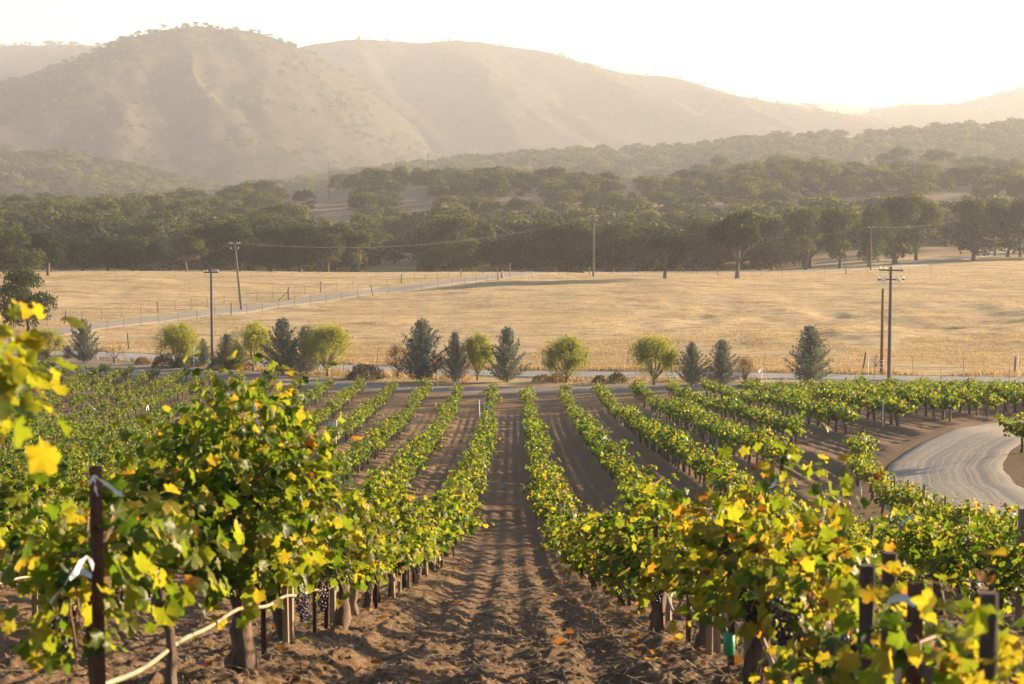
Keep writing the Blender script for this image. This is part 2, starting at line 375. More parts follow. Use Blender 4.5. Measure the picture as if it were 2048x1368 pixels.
def build_ground():
    ys = [-40, -25, -15, -9, -5, -2, 0, 1.5, 2.5]
    y = 3.2
    while y < 9000:
        ys.append(y); y *= 1.0042 if y < 60 else (1.0062 if y < 340 else (1.012 if y < 1000 else 1.06))
    ys = np.array(ys); u = np.concatenate([-np.geomspace(4.5, 1.02, 36), np.linspace(-1, 1, 660), np.geomspace(1.02, 4.5, 36)])
    Y, U = np.meshgrid(ys, u, indexing='ij'); X = U * (0.285 * np.maximum(Y, 3) + 2.2)
    Z = H(X, Y)
    d = np.full(X.shape, 9.0); sel = (Y > 30) & (Y < 130) & (X > 5)
    d[sel] = pline_dist(X[sel], Y[sel], ROAD_HAIR)
    for Rd, y0, y1 in ((ROAD_T1, 120, 230), (ROAD_T2, 130, 260)):
        s = (Y > y0) & (Y < y1); d[s] = np.minimum(d[s], pline_dist(X[s], Y[s], Rd[::3]))
    vend = vine_end(X) + 1.0
    inv = (1 - sstep(-1.0, 1.5, Y - vend)) * sstep(0.2, 1.6, d)
    Z = Z + soil_detail(X, Y) * inv - 0.09 * (1 - sstep(-1.2, -0.3, d))
    Z = Z - 0.05 * (Y < 400) * 0
    # soil where it is ploughed, bare dirt verge by the track, dry grass elsewhere
    soil = np.maximum(1 - sstep(0, 2.5, Y - vend), 0.85 * (1 - sstep(0.2, 2.0, d)))
    soil = np.maximum(soil, 0.72 * sstep(400, 450, Y) * (1 - sstep(800, 1000, Y)) * np.where((np.abs(1024 + X / np.maximum(Y, 1) * F_PX - 795) < 55) & (Y < 515), 0, 1))
    soil = np.clip(soil + 0.25 * (Y > vend) * (Y < vend + 14) * fbm(X / 2, Y / 2, 71, 3), 0, 1)
    n, m = X.shape; idx = np.arange(n * m).reshape(n, m)
    f = np.stack([idx[:-1, :-1], idx[:-1, 1:], idx[1:, 1:], idx[1:, :-1]], -1).reshape(-1, 4)
    mb = MB(); mb.add(np.stack([X, Y, Z], -1), f, soil.ravel())
    structure("ground", mb.mesh("ground", M["ground"]))
build_ground()

def ribbon(name, P, mat, lift, seed):
    t = np.gradient(P[:, :2], axis=0); t /= np.linalg.norm(t, axis=1)[:, None]; nrm = np.stack([-t[:, 1], t[:, 0]], 1)
    c = np.linspace(-0.5, 0.5, 15); w = P[:, 2:3] * (1 + 0.10 * vnoise(np.arange(len(P)) * 0.35, 0 * P[:, 0], seed)[:, None])
    w2 = w + np.where(np.abs(c)[None] > 0.49, 0.5 * vnoise(np.arange(len(P))[:, None] * 0.9, c[None] * 40, seed + 3), 0)
    XY = P[:, None, :2] + nrm[:, None] * (c[None, :, None] * w2[..., None])
    e = np.abs(c) * 2; rut = -0.025 * (np.exp(-((np.abs(c) - .17) / .05) ** 2))
    Z = H(XY[..., 0], XY[..., 1]) + np.where(e > 0.99, -0.12, lift + rut)[None]
    n, m = Z.shape; idx = np.arange(n * m).reshape(n, m)
    f = np.stack([idx[:-1, :-1], idx[1:, :-1], idx[1:, 1:], idx[:-1, 1:]], -1).reshape(-1, 4)
    if nrm[0] @ np.array([1, 0]) > 0: f = f[:, ::-1]
    mb = MB(); mb.add(np.concatenate([XY, Z[..., None]], -1), f, np.broadcast_to(c + .5, Z.shape).ravel())
    structure(name, mb.mesh(name, mat))
ribbon("dirt_road", ROAD_HAIR, M["dirtroad"], 0.03, 1)
ribbon("farm_track", ROAD_T1, M["track"], 0.03, 2)
ribbon("valley_road", ROAD_T2, M["gravel"], 0.06, 3)
ribbon("field_road", ROAD_T3, M["dirtroad"], 0.12, 4)
ribbon("woodland_road", ROAD_T4, M["dirtroad"], 0.15, 5)

# ------------------------------------------------------------------ hills
HILLS = {}
def hill(name, D, sil, dry, front, zb, rough, seed, spur=0.0, treesize=0):
    sil = np.array(sil, float)
    P = np.array([at_depth(px, py, D) for px, py in sil]); x0, x1 = P[0, 0], P[-1, 0]
    xs = np.linspace(x0, x1, 320); ts = np.concatenate([np.linspace(0, 1, 110), np.linspace(1.03, 1.6, 16)])
    X, T = np.meshgrid(xs, ts, indexing='ij'); Y = D - front + T * front
    def hz(X, T):
        zr = np.interp(X + spur * (1 - T), P[:, 0], P[:, 2])
        for s in (-1, 1): zr = zr + np.interp(X + spur * (1 - T) + s * D * .006, P[:, 0], P[:, 2])
        zr /= 3
        g = np.where(T <= 1, 0.55 * np.clip(T, 0, 1) + 0.45 * np.sin(np.clip(T, 0, 1) * pi / 2) ** 1.25, 1 - 0.9 * (T - 1))
        amp = np.maximum(zr - zb, 4)
        w = T * (1 - T) * 4 * (T < 1)
        gul = np.abs(fbm(X / (0.055 * D) + 1.2 * T, T * 1.3 + seed, seed, 4)) * 1.0
        return zb + amp * g - w * rough * amp * gul + amp * 0.02 * fbm(X / 25, T * front / 25, seed + 5, 3) * np.minimum(1, (1.4 - T)) * (T < 1.4)
    Z = hz(X, T)
    n, m = X.shape; idx = np.arange(n * m).reshape(n, m)
    f = np.stack([idx[:-1, :-1], idx[1:, :-1], idx[1:, 1:], idx[:-1, 1:]], -1).reshape(-1, 4)
    mb = MB(); mb.add(np.stack([X, Y, Z], -1), f, 0)
    structure(name, mb.mesh(name, hill_mat(name + "_cover", dry, seed)))
    HILLS[name] = (hz, x0, x1, D, front)
hill("distant_hills", 5000, [(1300, 260), (1400, 215), (1560, 204), (1640, 206), (1700, 212), (1760, 214), (1900, 230), (2000, 260)], 0.0, 1100, -20, 0.2, 3)
hill("back_ridge", 3500, [(-700, 130), (-400, 112), (-100, 100), (0, 92), (60, 91), (130, 89), (200, 92), (300, 105), (420, 170)], -.02, 1200, -20, 0.25, 5)
hill("east_hill", 3500, [(1560, 330), (1660, 280), (1720, 225), (1780, 212), (1850, 207), (1900, 212), (1960, 196), (2048, 174), (2200, 150), (2500, 135), (2700, 150)], 0.0, 1300, -20, 0.3, 7)
hill("round_hill", 3200, [(250, 200), (500, 120), (600, 94), (640, 85), (720, 77), (830, 87), (930, 80), (1000, 92), (1100, 104), (1180, 132), (1280, 152), (1350, 152), (1420, 177), (1500, 197), (1600, 212), (1680, 232), (1780, 250), (1900, 275), (2100, 310)], 0.0, 1100, -20, 0.28, 11, -120)
hill("steep_hill", 2400, [(-600, 230), (-300, 205), (-100, 185), (0, 170), (100, 143), (200, 100), (270, 73), (340, 57), (400, 52), (450, 59), (520, 64), (560, 82), (600, 94), (700, 152), (780, 212), (850, 272), (900, 312), (1000, 345), (1100, 360)], -.015, 900, -21, 0.3, 13, 60)
hill("wooded_rise", 1500, [(600, 372), (760, 352), (900, 332), (1000, 325), (1200, 310), (1350, 310), (1450, 296), (1560, 284), (1700, 278), (1800, 275), (1900, 265), (2048, 256), (2300, 240), (2600, 235)], 0.02, 420, -20, 0.4, 17)
hill("low_hill", 1400, [(-500, 325), (-300, 318), (0, 322), (60, 320), (120, 318), (180, 330), (260, 345), (340, 365), (420, 385), (520, 410)], 0.03, 300, -26, 0.4, 19)

# ------------------------------------------------------------------ tree and shrub generators (unit arrays)
def norm(v): return v / (np.linalg.norm(v, axis=-1, keepdims=True) + 1e-9)
def quads(g, P, Nn, size, asp=1.0, tint=0.0, mb=None):
    """square leaf faces at P facing Nn, spun at random"""
    n = len(P); r = norm(g.normal(size=(n, 3))); u = norm(np.cross(Nn, r)); v = np.cross(Nn, u)
    s = np.broadcast_to(size, (n,))[:, None] / 2
    b = Nn * s * 0.35
    V = np.stack([P - u * s * asp - b, P - v * s + b, P + u * s * asp - b, P + v * s + b], 1).reshape(-1, 3)
    f = np.arange(4 * n).reshape(n, 4); mb = mb or MB()
    mb.add(V, f, np.repeat(np.broadcast_to(tint, (n,)), 4)); return mb

def gen_oak(seed, nleaf, ls, h=9.0, w=10.0, shape=0):
    g = np.random.default_rng(seed); cr = MB(); tr = MB()
    nl = g.integers(11, 18); C = []; base = 0.13 if shape == 0 else 0.36
    for i in range(nl):
        a = g.random() * 2 * pi; q = np.sqrt(g.random()); zz = base + (0.88 - base) * (g.random() ** 0.8)
        lim = np.sqrt(max(0.05, 1 - ((zz - 0.45) / 0.55) ** 2)); rr = q * lim * (w / 2) * 0.72
        C.append((rr * cos(a), rr * sin(a), zz * h, w * g.uniform(0.13, 0.27)))
    C.append((0, 0, 0.78 * h, w * 0.24)); C = np.array(C)
    nt_ = nleaf; k = g.choice(len(C), nt_, p=C[:, 3] ** 2 / np.sum(C[:, 3] ** 2))
    d = norm(g.normal(size=(nt_, 3))); d[:, 2] = np.where(d[:, 2] < -0.45, -d[:, 2] * .5, d[:, 2]); d = norm(d)
    rad = C[k, 3] * (0.60 + 0.46 * g.random(nt_) ** 0.5)
    P = C[k, :3] + d * rad[:, None] * np.array([1, 1, 0.72])
    P += (fbm(P[:, 0] * .9 + P[:, 2], P[:, 1] * .9, seed, 2) * 0.9)[:, None] * d
    Nn = norm(d + 0.55 * g.normal(size=(nt_, 3)) + np.array([0, 0, .25]))
    quads(g, P, Nn, ls * g.uniform(0.7, 1.35, nt_), 0.75, np.clip(0.35 + 0.22 * g.normal(size=nt_) + 0.15 * (g.random(len(C))[k] - .5), 0, 1), cr)
    lean = g.normal(size=2) * 0.4
    top = np.array([lean[0], lean[1], h * 0.36]); r0 = 0.035 * h
    add_tube(tr, [[0, 0, -0.4], [0, 0, 0.1 * h], [lean[0] * .4, lean[1] * .4, 0.22 * h], top], [r0 * 1.5, r0 * 1.05, r0 * 0.95, r0 * .8], 8, 0.2, seed)
    for c in C[g.permutation(len(C))[:7]]:
        mid = (top + c[:3]) / 2 + g.normal(size=3) * 0.35
        add_tube(tr, [top * [1, 1, g.uniform(.6, .98)], mid, c[:3]], [r0 * 0.55, r0 * 0.36, r0 * 0.12], 5, 0.15, seed + 1)
    return tr, cr

def gen_cypress(seed, h=8.0, r=2.6, nb=150):
    g = np.random.default_rng(seed); cr = MB(); tr = MB()
    add_tube(tr, [[0, 0, -0.3], [0.05, 0, h * .5], [0, 0, h * .97]], [.16, .09, .02], 6, 0.1, seed)
    Ps, Ds, Ts = [], [], []
    for i in range(nb):
        t = (i + g.random()) / nb; z0 = h * (0.02 + 0.93 * t ** 1.15); a = i * 2.39996 + g.normal() * .3
        L = r * (1 - t) ** 0.75 * g.uniform(0.5, 1.45) + 0.3
        up = 0.45 + 0.75 * t + g.normal() * .12
        d = norm(np.array([cos(a), sin(a), up])); s = np.arange(0.12, 1.001, 0.11 / max(L, 0.3))
        br = np.array([0, 0, z0]) + d * (s * L)[:, None] + np.array([0, 0, 1.0]) * (0.22 * L * s ** 2)[:, None]
        tint = 0.5 + 0.25 * g.normal()
        for q in range(4):
            j = g.normal(size=br.shape) * 0.20 * (1.1 - s[:, None] * .7)
            Ps.append(br + j); Ds.append(norm(d + [0, 0, .35] + 0.5 * g.normal(size=br.shape))); Ts.append(np.full(len(br), tint))
    P = np.concatenate(Ps); D_ = np.concatenate(Ds); T = np.concatenate(Ts); n = len(P)
    u = norm(np.cross(D_, g.normal(size=(n, 3)))); l = g.uniform(.16, .34, n)[:, None]; wd = g.uniform(.04, .085, n)[:, None]
    V = np.stack([P - u * wd, P + u * wd, P + D_ * l + u * wd * .25, P + D_ * l - u * wd * .25], 1).reshape(-1, 3)
    cr.add(V, np.arange(4 * n).reshape(n, 4), np.repeat(np.clip(T + .12 * g.normal(size=n), 0, 1), 4))
    return tr, cr

def gen_willow(seed, h=6.0, w=6.5, nleaf=9500, bare=0.0):
    g = np.random.default_rng(seed); cr = MB(); tr = MB(); tips = []
    th = h * 0.10
    add_tube(tr, [[0, 0, -.3], [0.03, 0, th * .6], [0, 0, th * 1.5]], [.22, .17, .16], 8, 0.25, seed)
    for i in range(16):
        a = i * 2.4 + g.normal() * .4; sp = g.uniform(.15, 1.0)
        end = np.array([cos(a) * sp * w * .40, sin(a) * sp * w * .40, h * (0.92 - 0.52 * sp ** 2) * g.uniform(.85, 1.02)])
        st = np.array([0, 0, th * g.uniform(.8, 1.4)]); mid = st * .5 + end * .5 + np.array([cos(a), sin(a), -0.3]) * .25
        pts = [st, st * .75 + mid * .25, mid, (mid + end) / 2 + g.normal(size=3) * .15, end]
        add_tube(tr, pts, [.085, .07, .05, .03, .012], 5, 0.1, seed)
        for q in range(7):
            f0 = g.uniform(.35, 1.0); b0 = mid * (1 - f0) + end * f0
            d = norm(np.array([cos(a) * sp, sin(a) * sp, .55]) + g.normal(size=3) * .6); L = g.uniform(.5, 1.3) * h / 6
            tips.append((b0, d, L)); add_tube(tr, [b0, b0 + d * L * .6 + [0, 0, .05], b0 + d * L], [.022, .014, .006], 4)
    k = g.integers(0, len(tips), nleaf); B = np.array([t[0] for t in tips])[k]; D0 = np.array([t[1] for t in tips])[k]; L = np.array([t[2] for t in tips])[k]
    s = g.random(nleaf); P = B + D0 * (L * s * 1.12)[:, None] + g.normal(size=(nleaf, 3)) * 0.26
    m_ = nleaf // 3; dd = norm(g.normal(size=(m_, 3))); rr_ = (.55 + .48 * g.random(m_) ** .6)[:, None]; lump = (1 + .75 * fbm(dd[:, 0] * 3 + seed, dd[:, 1] * 3 + dd[:, 2] * 2, seed, 2))[:, None]
    Pf = dd * rr_ * lump * np.array([w * .5, w * .5, h * .42]) + [0, 0, h * .55]
    P = np.concatenate([P, Pf]); D0 = np.concatenate([D0, norm(dd + [0, 0, .5])]); nleaf = nleaf + m_
    # drop what falls outside the dome
    q = (np.hypot(P[:, 0], P[:, 1]) / (w * .5)) ** 2 + ((P[:, 2] - .54 * h) / (.46 * h)) ** 2
    keep = q < 1 + .25 * g.random(nleaf); P = P[keep]; D0 = D0[keep]; n = len(P)
    dr = norm(D0 * .6 + g.normal(size=(n, 3)) * .6 + [0, 0, .5]); u = norm(np.cross(dr, g.normal(size=(n, 3))))
    l = g.uniform(.16, .36, n)[:, None]; wd = g.uniform(.03, .06, n)[:, None]
    V = np.stack([P - dr * l * .5, P + u * wd, P + dr * l * .5, P - u * wd], 1).reshape(-1, 3)
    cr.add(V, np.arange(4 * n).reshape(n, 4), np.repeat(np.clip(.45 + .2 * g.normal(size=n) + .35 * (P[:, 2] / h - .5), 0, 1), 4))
    return tr, cr

def gen_mound(seed, w=3.0, h=1.3, n=1500):
    g = np.random.default_rng(seed); cr = MB()
    d = norm(g.normal(size=(n, 3))); d[:, 2] = np.abs(d[:, 2])
    lump = 1 + .35 * fbm(d[:, 0] * 2.2 + seed, d[:, 1] * 2.2, seed, 3)
    P = d * np.array([w / 2, w / 2, h]) * (lump * (0.65 + .38 * g.random(n) ** .6))[:, None]
    dr = norm(d + .5 * g.normal(size=(n, 3)) + [0, 0, .3]); u = norm(np.cross(dr, g.normal(size=(n, 3))))
    l = g.uniform(.12, .26, n)[:, None]; wd = g.uniform(.03, .07, n)[:, None]
    V = np.stack([P - dr * l * .5, P + u * wd, P + dr * l * .5, P - u * wd], 1).reshape(-1, 3)
    cr.add(V, np.arange(4 * n).reshape(n, 4), np.repeat(np.clip(.45 + .22 * g.normal(size=n), 0, 1), 4)); return cr

def gen_bare(seed, h=4.5, spread=.75, levels=4):
    g = np.random.default_rng(seed); mb = MB()
    def grow(p, d, L, r, lv):
        e = p + d * L; m = (p + e) / 2 + g.normal(size=3) * L * .07
        add_tube(mb, [p, m, e], [r, r * .85, r * .65], 5 if lv > 1 else 4)
        if lv == 0: return
        for _ in range(g.integers(2, 4)):
            grow(e, norm(d + g.normal(size=3) * spread + [0, 0, .12]), L * g.uniform(.55, .8), r * .55, lv - 1)
    for i in range(3): grow(np.array([0, 0, h * .18]), norm(np.array([cos(i * 2.1), sin(i * 2.1), 1.1])), h * .25, .09, levels)
    add_tube(mb, [[0, 0, -.2], [.03, 0, h * .1], [0, 0, h * .2]], [.2, .15, .14], 7, .2, seed)
    return mb

# ------------------------------------------------------------------ woodland
OAK_HI = [gen_oak(100 + i, 6500, 0.38, 9, 10, 1 if i in (1, 4) else 0) for i in range(6)]
OAK_LO = [gen_oak(200 + i, 1300, 0.72, 9, 10, 0) for i in range(6)]
OAK_HI_M = [(t.mesh("oak_trunk", M["oakbark"]), c.mesh("oak_crown", M["oak"], False)) for t, c in OAK_HI]
OAK_LO_M = [(t.mesh("oak_trunk", M["oakbark"]), c.mesh("oak_crown", M["oak"], False)) for t, c in OAK_LO]

def place_tree(name, kind, meshes, loc, w, h, rz, label, cat, group=None, uw=10.0, uh=9.0):
    t = thing(name, label, cat, loc, rz, (w / uw, w / uw, h / uh), group)
    if meshes[0]: link("trunk", meshes[0], t)
    link("crown", meshes[1], t); return t

front = [  # px, depth, top px, width px, look
    (30, 303, 462, 135), (95, 310, 465, 92), (165, 335, 480, 90), (215, 340, 478, 90), (265, 338, 474, 82), (318, 334, 485, 58),
    (372, 350, 470, 85), (420, 345, 447, 110), (480, 345, 452, 105), (540, 345, 460, 95), (600, 345, 455, 110), (655, 345, 470, 92), (717, 338, 462, 90),
    (860, 350, 500, 75), (905, 375, 438, 125), (945, 350, 478, 100), (995, 345, 482, 85), (1050, 345, 470, 95), (1110, 350, 455, 105), (1165, 350, 450, 100),
    (1225, 350, 455, 95), (1272, 345, 470, 75), (1330, 303, 472, 108), (1402, 350, 452, 95), (1475, 304, 428, 120), (1545, 352, 440, 100), (1612, 360, 420, 110),
    (1680, 365, 415, 110), (1738, 372, 425, 90), (1788, 385, 398, 112), (1832, 400, 392, 95), (1948, 410, 400, 85), (1990, 418, 405, 75), (2040, 412, 402, 80), (2100, 400, 395, 100)]
LOOK = {0: "broad dark oak", 22: "rounded sunlit oak standing alone", 24: "tall open oak with a pale forked trunk", 29: "tall leaning oak by the woodland road", 30: "tall oak with a bare forked trunk", 5: "small slender oak"}
EDGE = []
for i, (px, D, top, w) in enumerate(front):
    x = (px - 1024) / F_PX * D; z = float(H(x, D)); zt = at_depth(px, top, D)[2]
    look = LOOK.get(i, "dark leafy oak")
    m = OAK_HI_M[(0, 2, 3, 5)[(i * 3 + i // 5) % 4]] if i not in (5, 24, 29, 30, 31, 32, 33) else OAK_HI_M[(1, 4)[i % 2]]
    place_tree("oak_tree", 'oak', m, (x, D, z - .1), w / F_PX * D * 0.98, (zt - z) * 1.03, i * 1.7,
               f"{look}, {WORDS[i] if i < 20 else ordinal(i + 1)} from left along the field's far edge", "tree", "oaks along the far edge of the field")
p = hit(57, 662); place_tree("oak_tree", 'oak', OAK_HI_M[0], (p[0], p[1], p[2] - .1), 6.6, 6.9, .6, "lone oak with a sunlit crown standing in the dry grass beside the field road", "tree")
# shade trees just outside the frame, which cast long shadows over the dirt road
gs = np.random.default_rng(5); SH = []
SH += [(44, 92, 5.5), (50, 100, 6.5), (44, 108, 5), (54, 114, 7), (47, 121, 6), (58, 105, 7.5), (56, 93, 6)]
for i, (x, y, s) in enumerate(SH):
    z = float(H(x, y)); place_tree("oak_tree", 'oak', OAK_HI_M[i % 6], (x, y, z - .1), s * 1.15, s, i * 2.1, f"spreading oak, {ordinal(i + 1)} of the grove outside the view that shades the dirt road", "tree", "oak grove shading the dirt road")

g = np.random.default_rng(55)
cand = []
bare_px = [(560, 730, 378, 440), (395, 450, 395, 430), (790, 870, 372, 420), (1000, 1090, 380, 400), (1225, 1290, 368, 386), (1400, 1450, 400, 415), (748, 840, 490, 552)]
ylev = 392.0
while ylev < 770:
    step = 7.6 if ylev < 480 else 8.6
    for x in np.arange(-0.30 * ylev, 0.30 * ylev, step):
        xx = x + g.normal() * 2.6; yy = ylev + g.normal() * 2.6
        z = float(H(xx, yy)); pxx = 1024 + xx / yy * F_PX; pyy = 330 - z / yy * F_PX
        hh = (g.uniform(4.5, 11.0) if yy < 520 else g.uniform(3.8, 8.4)); tpx = pyy - hh / yy * F_PX
        if any(a < pxx < b and pyy > c + 6 and tpx < d - 6 for a, b, c, d in bare_px) and g.random() > .05: continue
        if yy > 500 and vnoise(xx / 26, yy / 40, 91) > 0.27 + .05 * (pxx < 700): continue
        if yy < 470 and 1620 < pxx < 2200: 
            if g.random() < .8: continue
        if np.min(np.hypot(ROAD_T4[:, 0] - xx, ROAD_T4[:, 1] - yy)) < 5: continue
        cand.append((xx, yy, z, hh))
    ylev += step
# trees in front of the crest are counted; the nearest 255 stand as trees of their own
cand.sort(key=lambda c: c[1])
belts = {}
wood = MB()
for i, (x, y, z, hh) in enumerate(cand):
    wdt = hh * g.uniform(0.95, 1.6)
    if i < 245: belts.setdefault(int(i // 41), []).append((x, y, z, hh, wdt))
    else:
        t, c = OAK_LO[i % 6]; a = g.random() * 6.28
        Mx = np.array([[cos(a) * wdt / 10, -sin(a) * wdt / 10, 0], [sin(a) * wdt / 10, cos(a) * wdt / 10, 0], [0, 0, hh / 9]])
        wood.merge(c.arrays(), Mx, (x, y, z - .3), g.normal() * .18)
for b, L in belts.items():
    L.sort(key=lambda c: c[0] / c[1])
    for j, (x, y, z, hh, wdt) in enumerate(L):
        place_tree("oak_tree", 'oak', OAK_LO_M[(j * 7 + b) % 6], (x, y, z - .2), wdt, hh, j * 1.9,
                   f"dark round oak, {ordinal(j + 1)} from the left in the {WORDS[b]} belt of the creek woodland", "tree", "oaks of the creek woodland")
# woodland beyond: one mass on the slope, on the rise and on the hills
for nm, cnt, s0, s1, tmin in (("wooded_rise", 1900, 6, 10, .1), ("low_hill", 900, 6, 10, .2)):
    hz, x0, x1, D, fr = HILLS[nm]
    for i in range(cnt):
        x = g.uniform(max(x0, -0.28 * D), min(x1, .28 * D)); t = g.uniform(tmin, 1.03); z = float(hz(np.array(x), np.array(t)))
        if fbm(x / 60, t * 6, 33, 2) > .28 and t < .95: continue
        hh = g.uniform(s0, s1); wdt = hh * g.uniform(1.1, 1.7); c = OAK_LO[i % 6][1].arrays()
        k = slice(0, 260); V, F, T = c; V2 = V[:4 * 260]; F2 = {4: F[4][:260]}
        sc_ = 1.0; Vc = V2.reshape(-1, 4, 3); mid = Vc.mean(1, keepdims=True); V2 = (mid + (Vc - mid) * 2.0).reshape(-1, 3)
        wood.merge((V2, F2, T[:4 * 260]), np.diag([wdt / 10, wdt / 10, hh / 9]), (x, D - fr + t * fr, z - .6), g.normal() * .2)
def lump_tree(i, big=1.7, n=210):
    V, F, T = OAK_LO[i % 6][1].arrays(); Vc = V[:4 * n].reshape(-1, 4, 3); mid = Vc.mean(1, keepdims=True)
    return ((mid + (Vc - mid) * big).reshape(-1, 3), {4: F[4][:n]}, T[:4 * n])
LT = [lump_tree(i) for i in range(6)]
for nm, cnt, s0, s1 in (("steep_hill", 1700, 3.5, 7.5), ("round_hill", 1000, 4, 8), ("back_ridge", 500, 6, 11), ("east_hill", 500, 5, 9)):
    hz, x0, x1, D, fr = HILLS[nm]
    for i in range(cnt):
        x = g.uniform(max(x0, -0.28 * D), min(x1, .28 * D)); t = 1 + g.normal() * .006 if i % 10 == 0 else g.uniform(.12, 1.0)
        z = float(hz(np.array(x), np.array(t)))
        if fbm(x / 110, t * 9, 37, 3) > .12 and i % 10: continue
        hh = g.uniform(s0, s1) * (.7 if i % 10 == 0 else 1); wdt = hh * g.uniform(1.0, 1.9)
        wood.merge(LT[i % 6], np.diag([wdt / 10, wdt / 10, hh / 9]), (x, D - fr + t * fr, z - .5), g.normal() * .2)
for px, D, py, hpx, wpx in ((1400, 900, 398, 40, 60), (1440, 900, 395, 45, 60), (1560, 950, 345, 45, 70), (1625, 980, 335, 42, 42), (1660, 980, 345, 30, 55), (1700, 980, 350, 30, 60), (1745, 1000, 328, 20, 34), (1880, 900, 360, 50, 90), (1800, 900, 370, 45, 70), (1930, 950, 340, 42, 70), (1965, 870, 358, 42, 40), (2000, 870, 356, 38, 40), (2030, 870, 352, 40, 40), (1480, 950, 360, 30, 60), (1850, 1050, 338, 28, 60), (1770, 900, 375, 30, 60)):
    x = (px - 1024) / F_PX * D; z = float(H(x, D)); hh = hpx / F_PX * D; wdt = wpx / F_PX * D
    wood.merge(OAK_LO[px % 6][1].arrays(), np.diag([wdt / 10, wdt / 10, hh / 9]), (x, D, z - .5), 0)
o = structure("woodland", wood.mesh("woodland", M["oak"], False), "stuff", "hazy oak woodland covering the slopes and hills beyond the creek", "woodland")

# ------------------------------------------------------------------ trees and shrubs along the track
CYP = [gen_cypress(300 + i, 8.0, 2.5 + .35 * (i % 2), 115) for i in range(4)]; CYP_M = [(t.mesh("cypress_trunk", M["twig"]), c.mesh("cypress_crown", M["cypress"], False)) for t, c in CYP]
WIL = [gen_willow(320 + i) for i in range(4)]; WIL_M = [(t.mesh("willow_trunk", M["twig"]), c.mesh("willow_crown", M["willow"], False)) for t, c in WIL]
THIN = gen_willow(340, 5.0, 4.0, 1100); THIN_M = (THIN[0].mesh("thin_trunk", M["twig"]), THIN[1].mesh("thin_crown", M["drybrush"], False))
MND = [gen_mound(350 + i) for i in range(3)]
MND_M = [m.mesh("mound_foliage", M["scrub"], False) for m in MND]; MND_D = [gen_mound(360 + i).mesh("dry_foliage", M["drybrush"], False) for i in range(2)]
BARE_M = gen_bare(371).mesh("bare_tree", M["twig"]); BRUSH_M = gen_bare(375, 3.5, .55, 3).mesh("bare_brush", M["twig"])
row = [  # kind, base px, base py, top py, width px, label
    ('w', 97, 716, 655, 72, "small pale willow shrub at the far left end of the tree row"),
    ('m', 78, 718, 697, 55, "dark low bush under the small pale willow shrub"),
    ('c', 137, 717, 690, 28, "tiny blue cypress beside a larger blue cypress near the left end"),
    ('c', 168, 726, 640, 60, "blue grey cypress between a pale willow shrub and the bare tree"),
    ('b', 229, 727, 668, 50, "bare leafless tree with a forked trunk beside the track"),
    ('d', 285, 729, 713, 36, "brown dry low bush between the bare tree and a willow"),
    ('w', 357, 735, 645, 100, "rounded yellow green willow with dark bushes at its foot"),
    ('m', 328, 736, 708, 52, "dark bush on the near side of the willow left of the thin pole"),
    ('m', 372, 734, 708, 58, "dark bush behind the trunk of the willow left of the thin pole"),
    ('c', 407, 731, 678, 36, "small blue cypress just left of the thin utility pole"),
    ('c', 455, 738, 668, 62, "brownish young cypress just right of the thin utility pole"),
    ('m', 437, 740, 714, 48, "dark bush at the foot of the thin utility pole"),
    ('d', 477, 738, 713, 50, "brownish low bush between young cypress and spreading willow"),
    ('w', 507, 743, 646, 100, "spreading willow between the brownish young cypress and a big cypress"),
    ('c', 566, 748, 638, 95, "big blue cypress with a pointed top crowding a large willow"),
    ('c', 612, 749, 652, 70, "slim cypress squeezed between a big cypress and the large willow"),
    ('w', 655, 752, 643, 112, "largest willow of the row, leaning against two cypresses"),
    ('m', 731, 758, 727, 82, "wide dark green mound of scrub beside the track"),
    ('t', 797, 755, 680, 60, "sparse yellowing bush left of the widest pointed cypress"),
    ('c', 843, 764, 640, 98, "widest pointed cypress in the middle of the row"),
    ('c', 910, 764, 664, 58, "narrow dark cypress between the widest cypress and a willow"),
    ('w', 955, 761, 667, 82, "willow squeezed between two cypresses near the alley end"),
    ('c', 1014, 764, 655, 80, "dense cypress at the end of the bare central alley"),
    ('w', 1133, 766, 670, 98, "willow with reddish bushes below, right of the alley end"),
    ('d', 1085, 763, 747, 42, "reddish low bush left of the willow trunk past the alley end"),
    ('d', 1112, 764, 745, 42, "reddish low bush touching the willow trunk past the alley end"),
    ('m', 1198, 765, 748, 32, "smaller of two dark round bushes between two willows"),
    ('m', 1233, 766, 741, 40, "larger of two dark round bushes between two willows"),
    ('w', 1308, 770, 666, 108, "broad round willow right of the two dark round bushes"),
    ('c', 1384, 770, 685, 62, "smaller of two neighbouring cypresses right of the broad round willow"),
    ('c', 1444, 770, 680, 78, "larger of two neighbouring cypresses right of the broad round willow"),
    ('t', 1490, 764, 708, 44, "thin yellow bush right of the two neighbouring cypresses"),
    ('c', 1620, 768, 652, 98, "wide solitary blue cypress left of the two tall poles"),
    ('b', 1752, 735, 690, 55, "leafless brush beyond the road beside the brown pole stub")]
KN = {'w': ("willow_tree", "tree"), 'c': ("cypress_tree", "tree"), 'm': ("scrub_bush", "bush"), 'd': ("dry_bush", "bush"), 't': ("thin_shrub", "shrub"), 'b': ("bare_tree", "tree")}
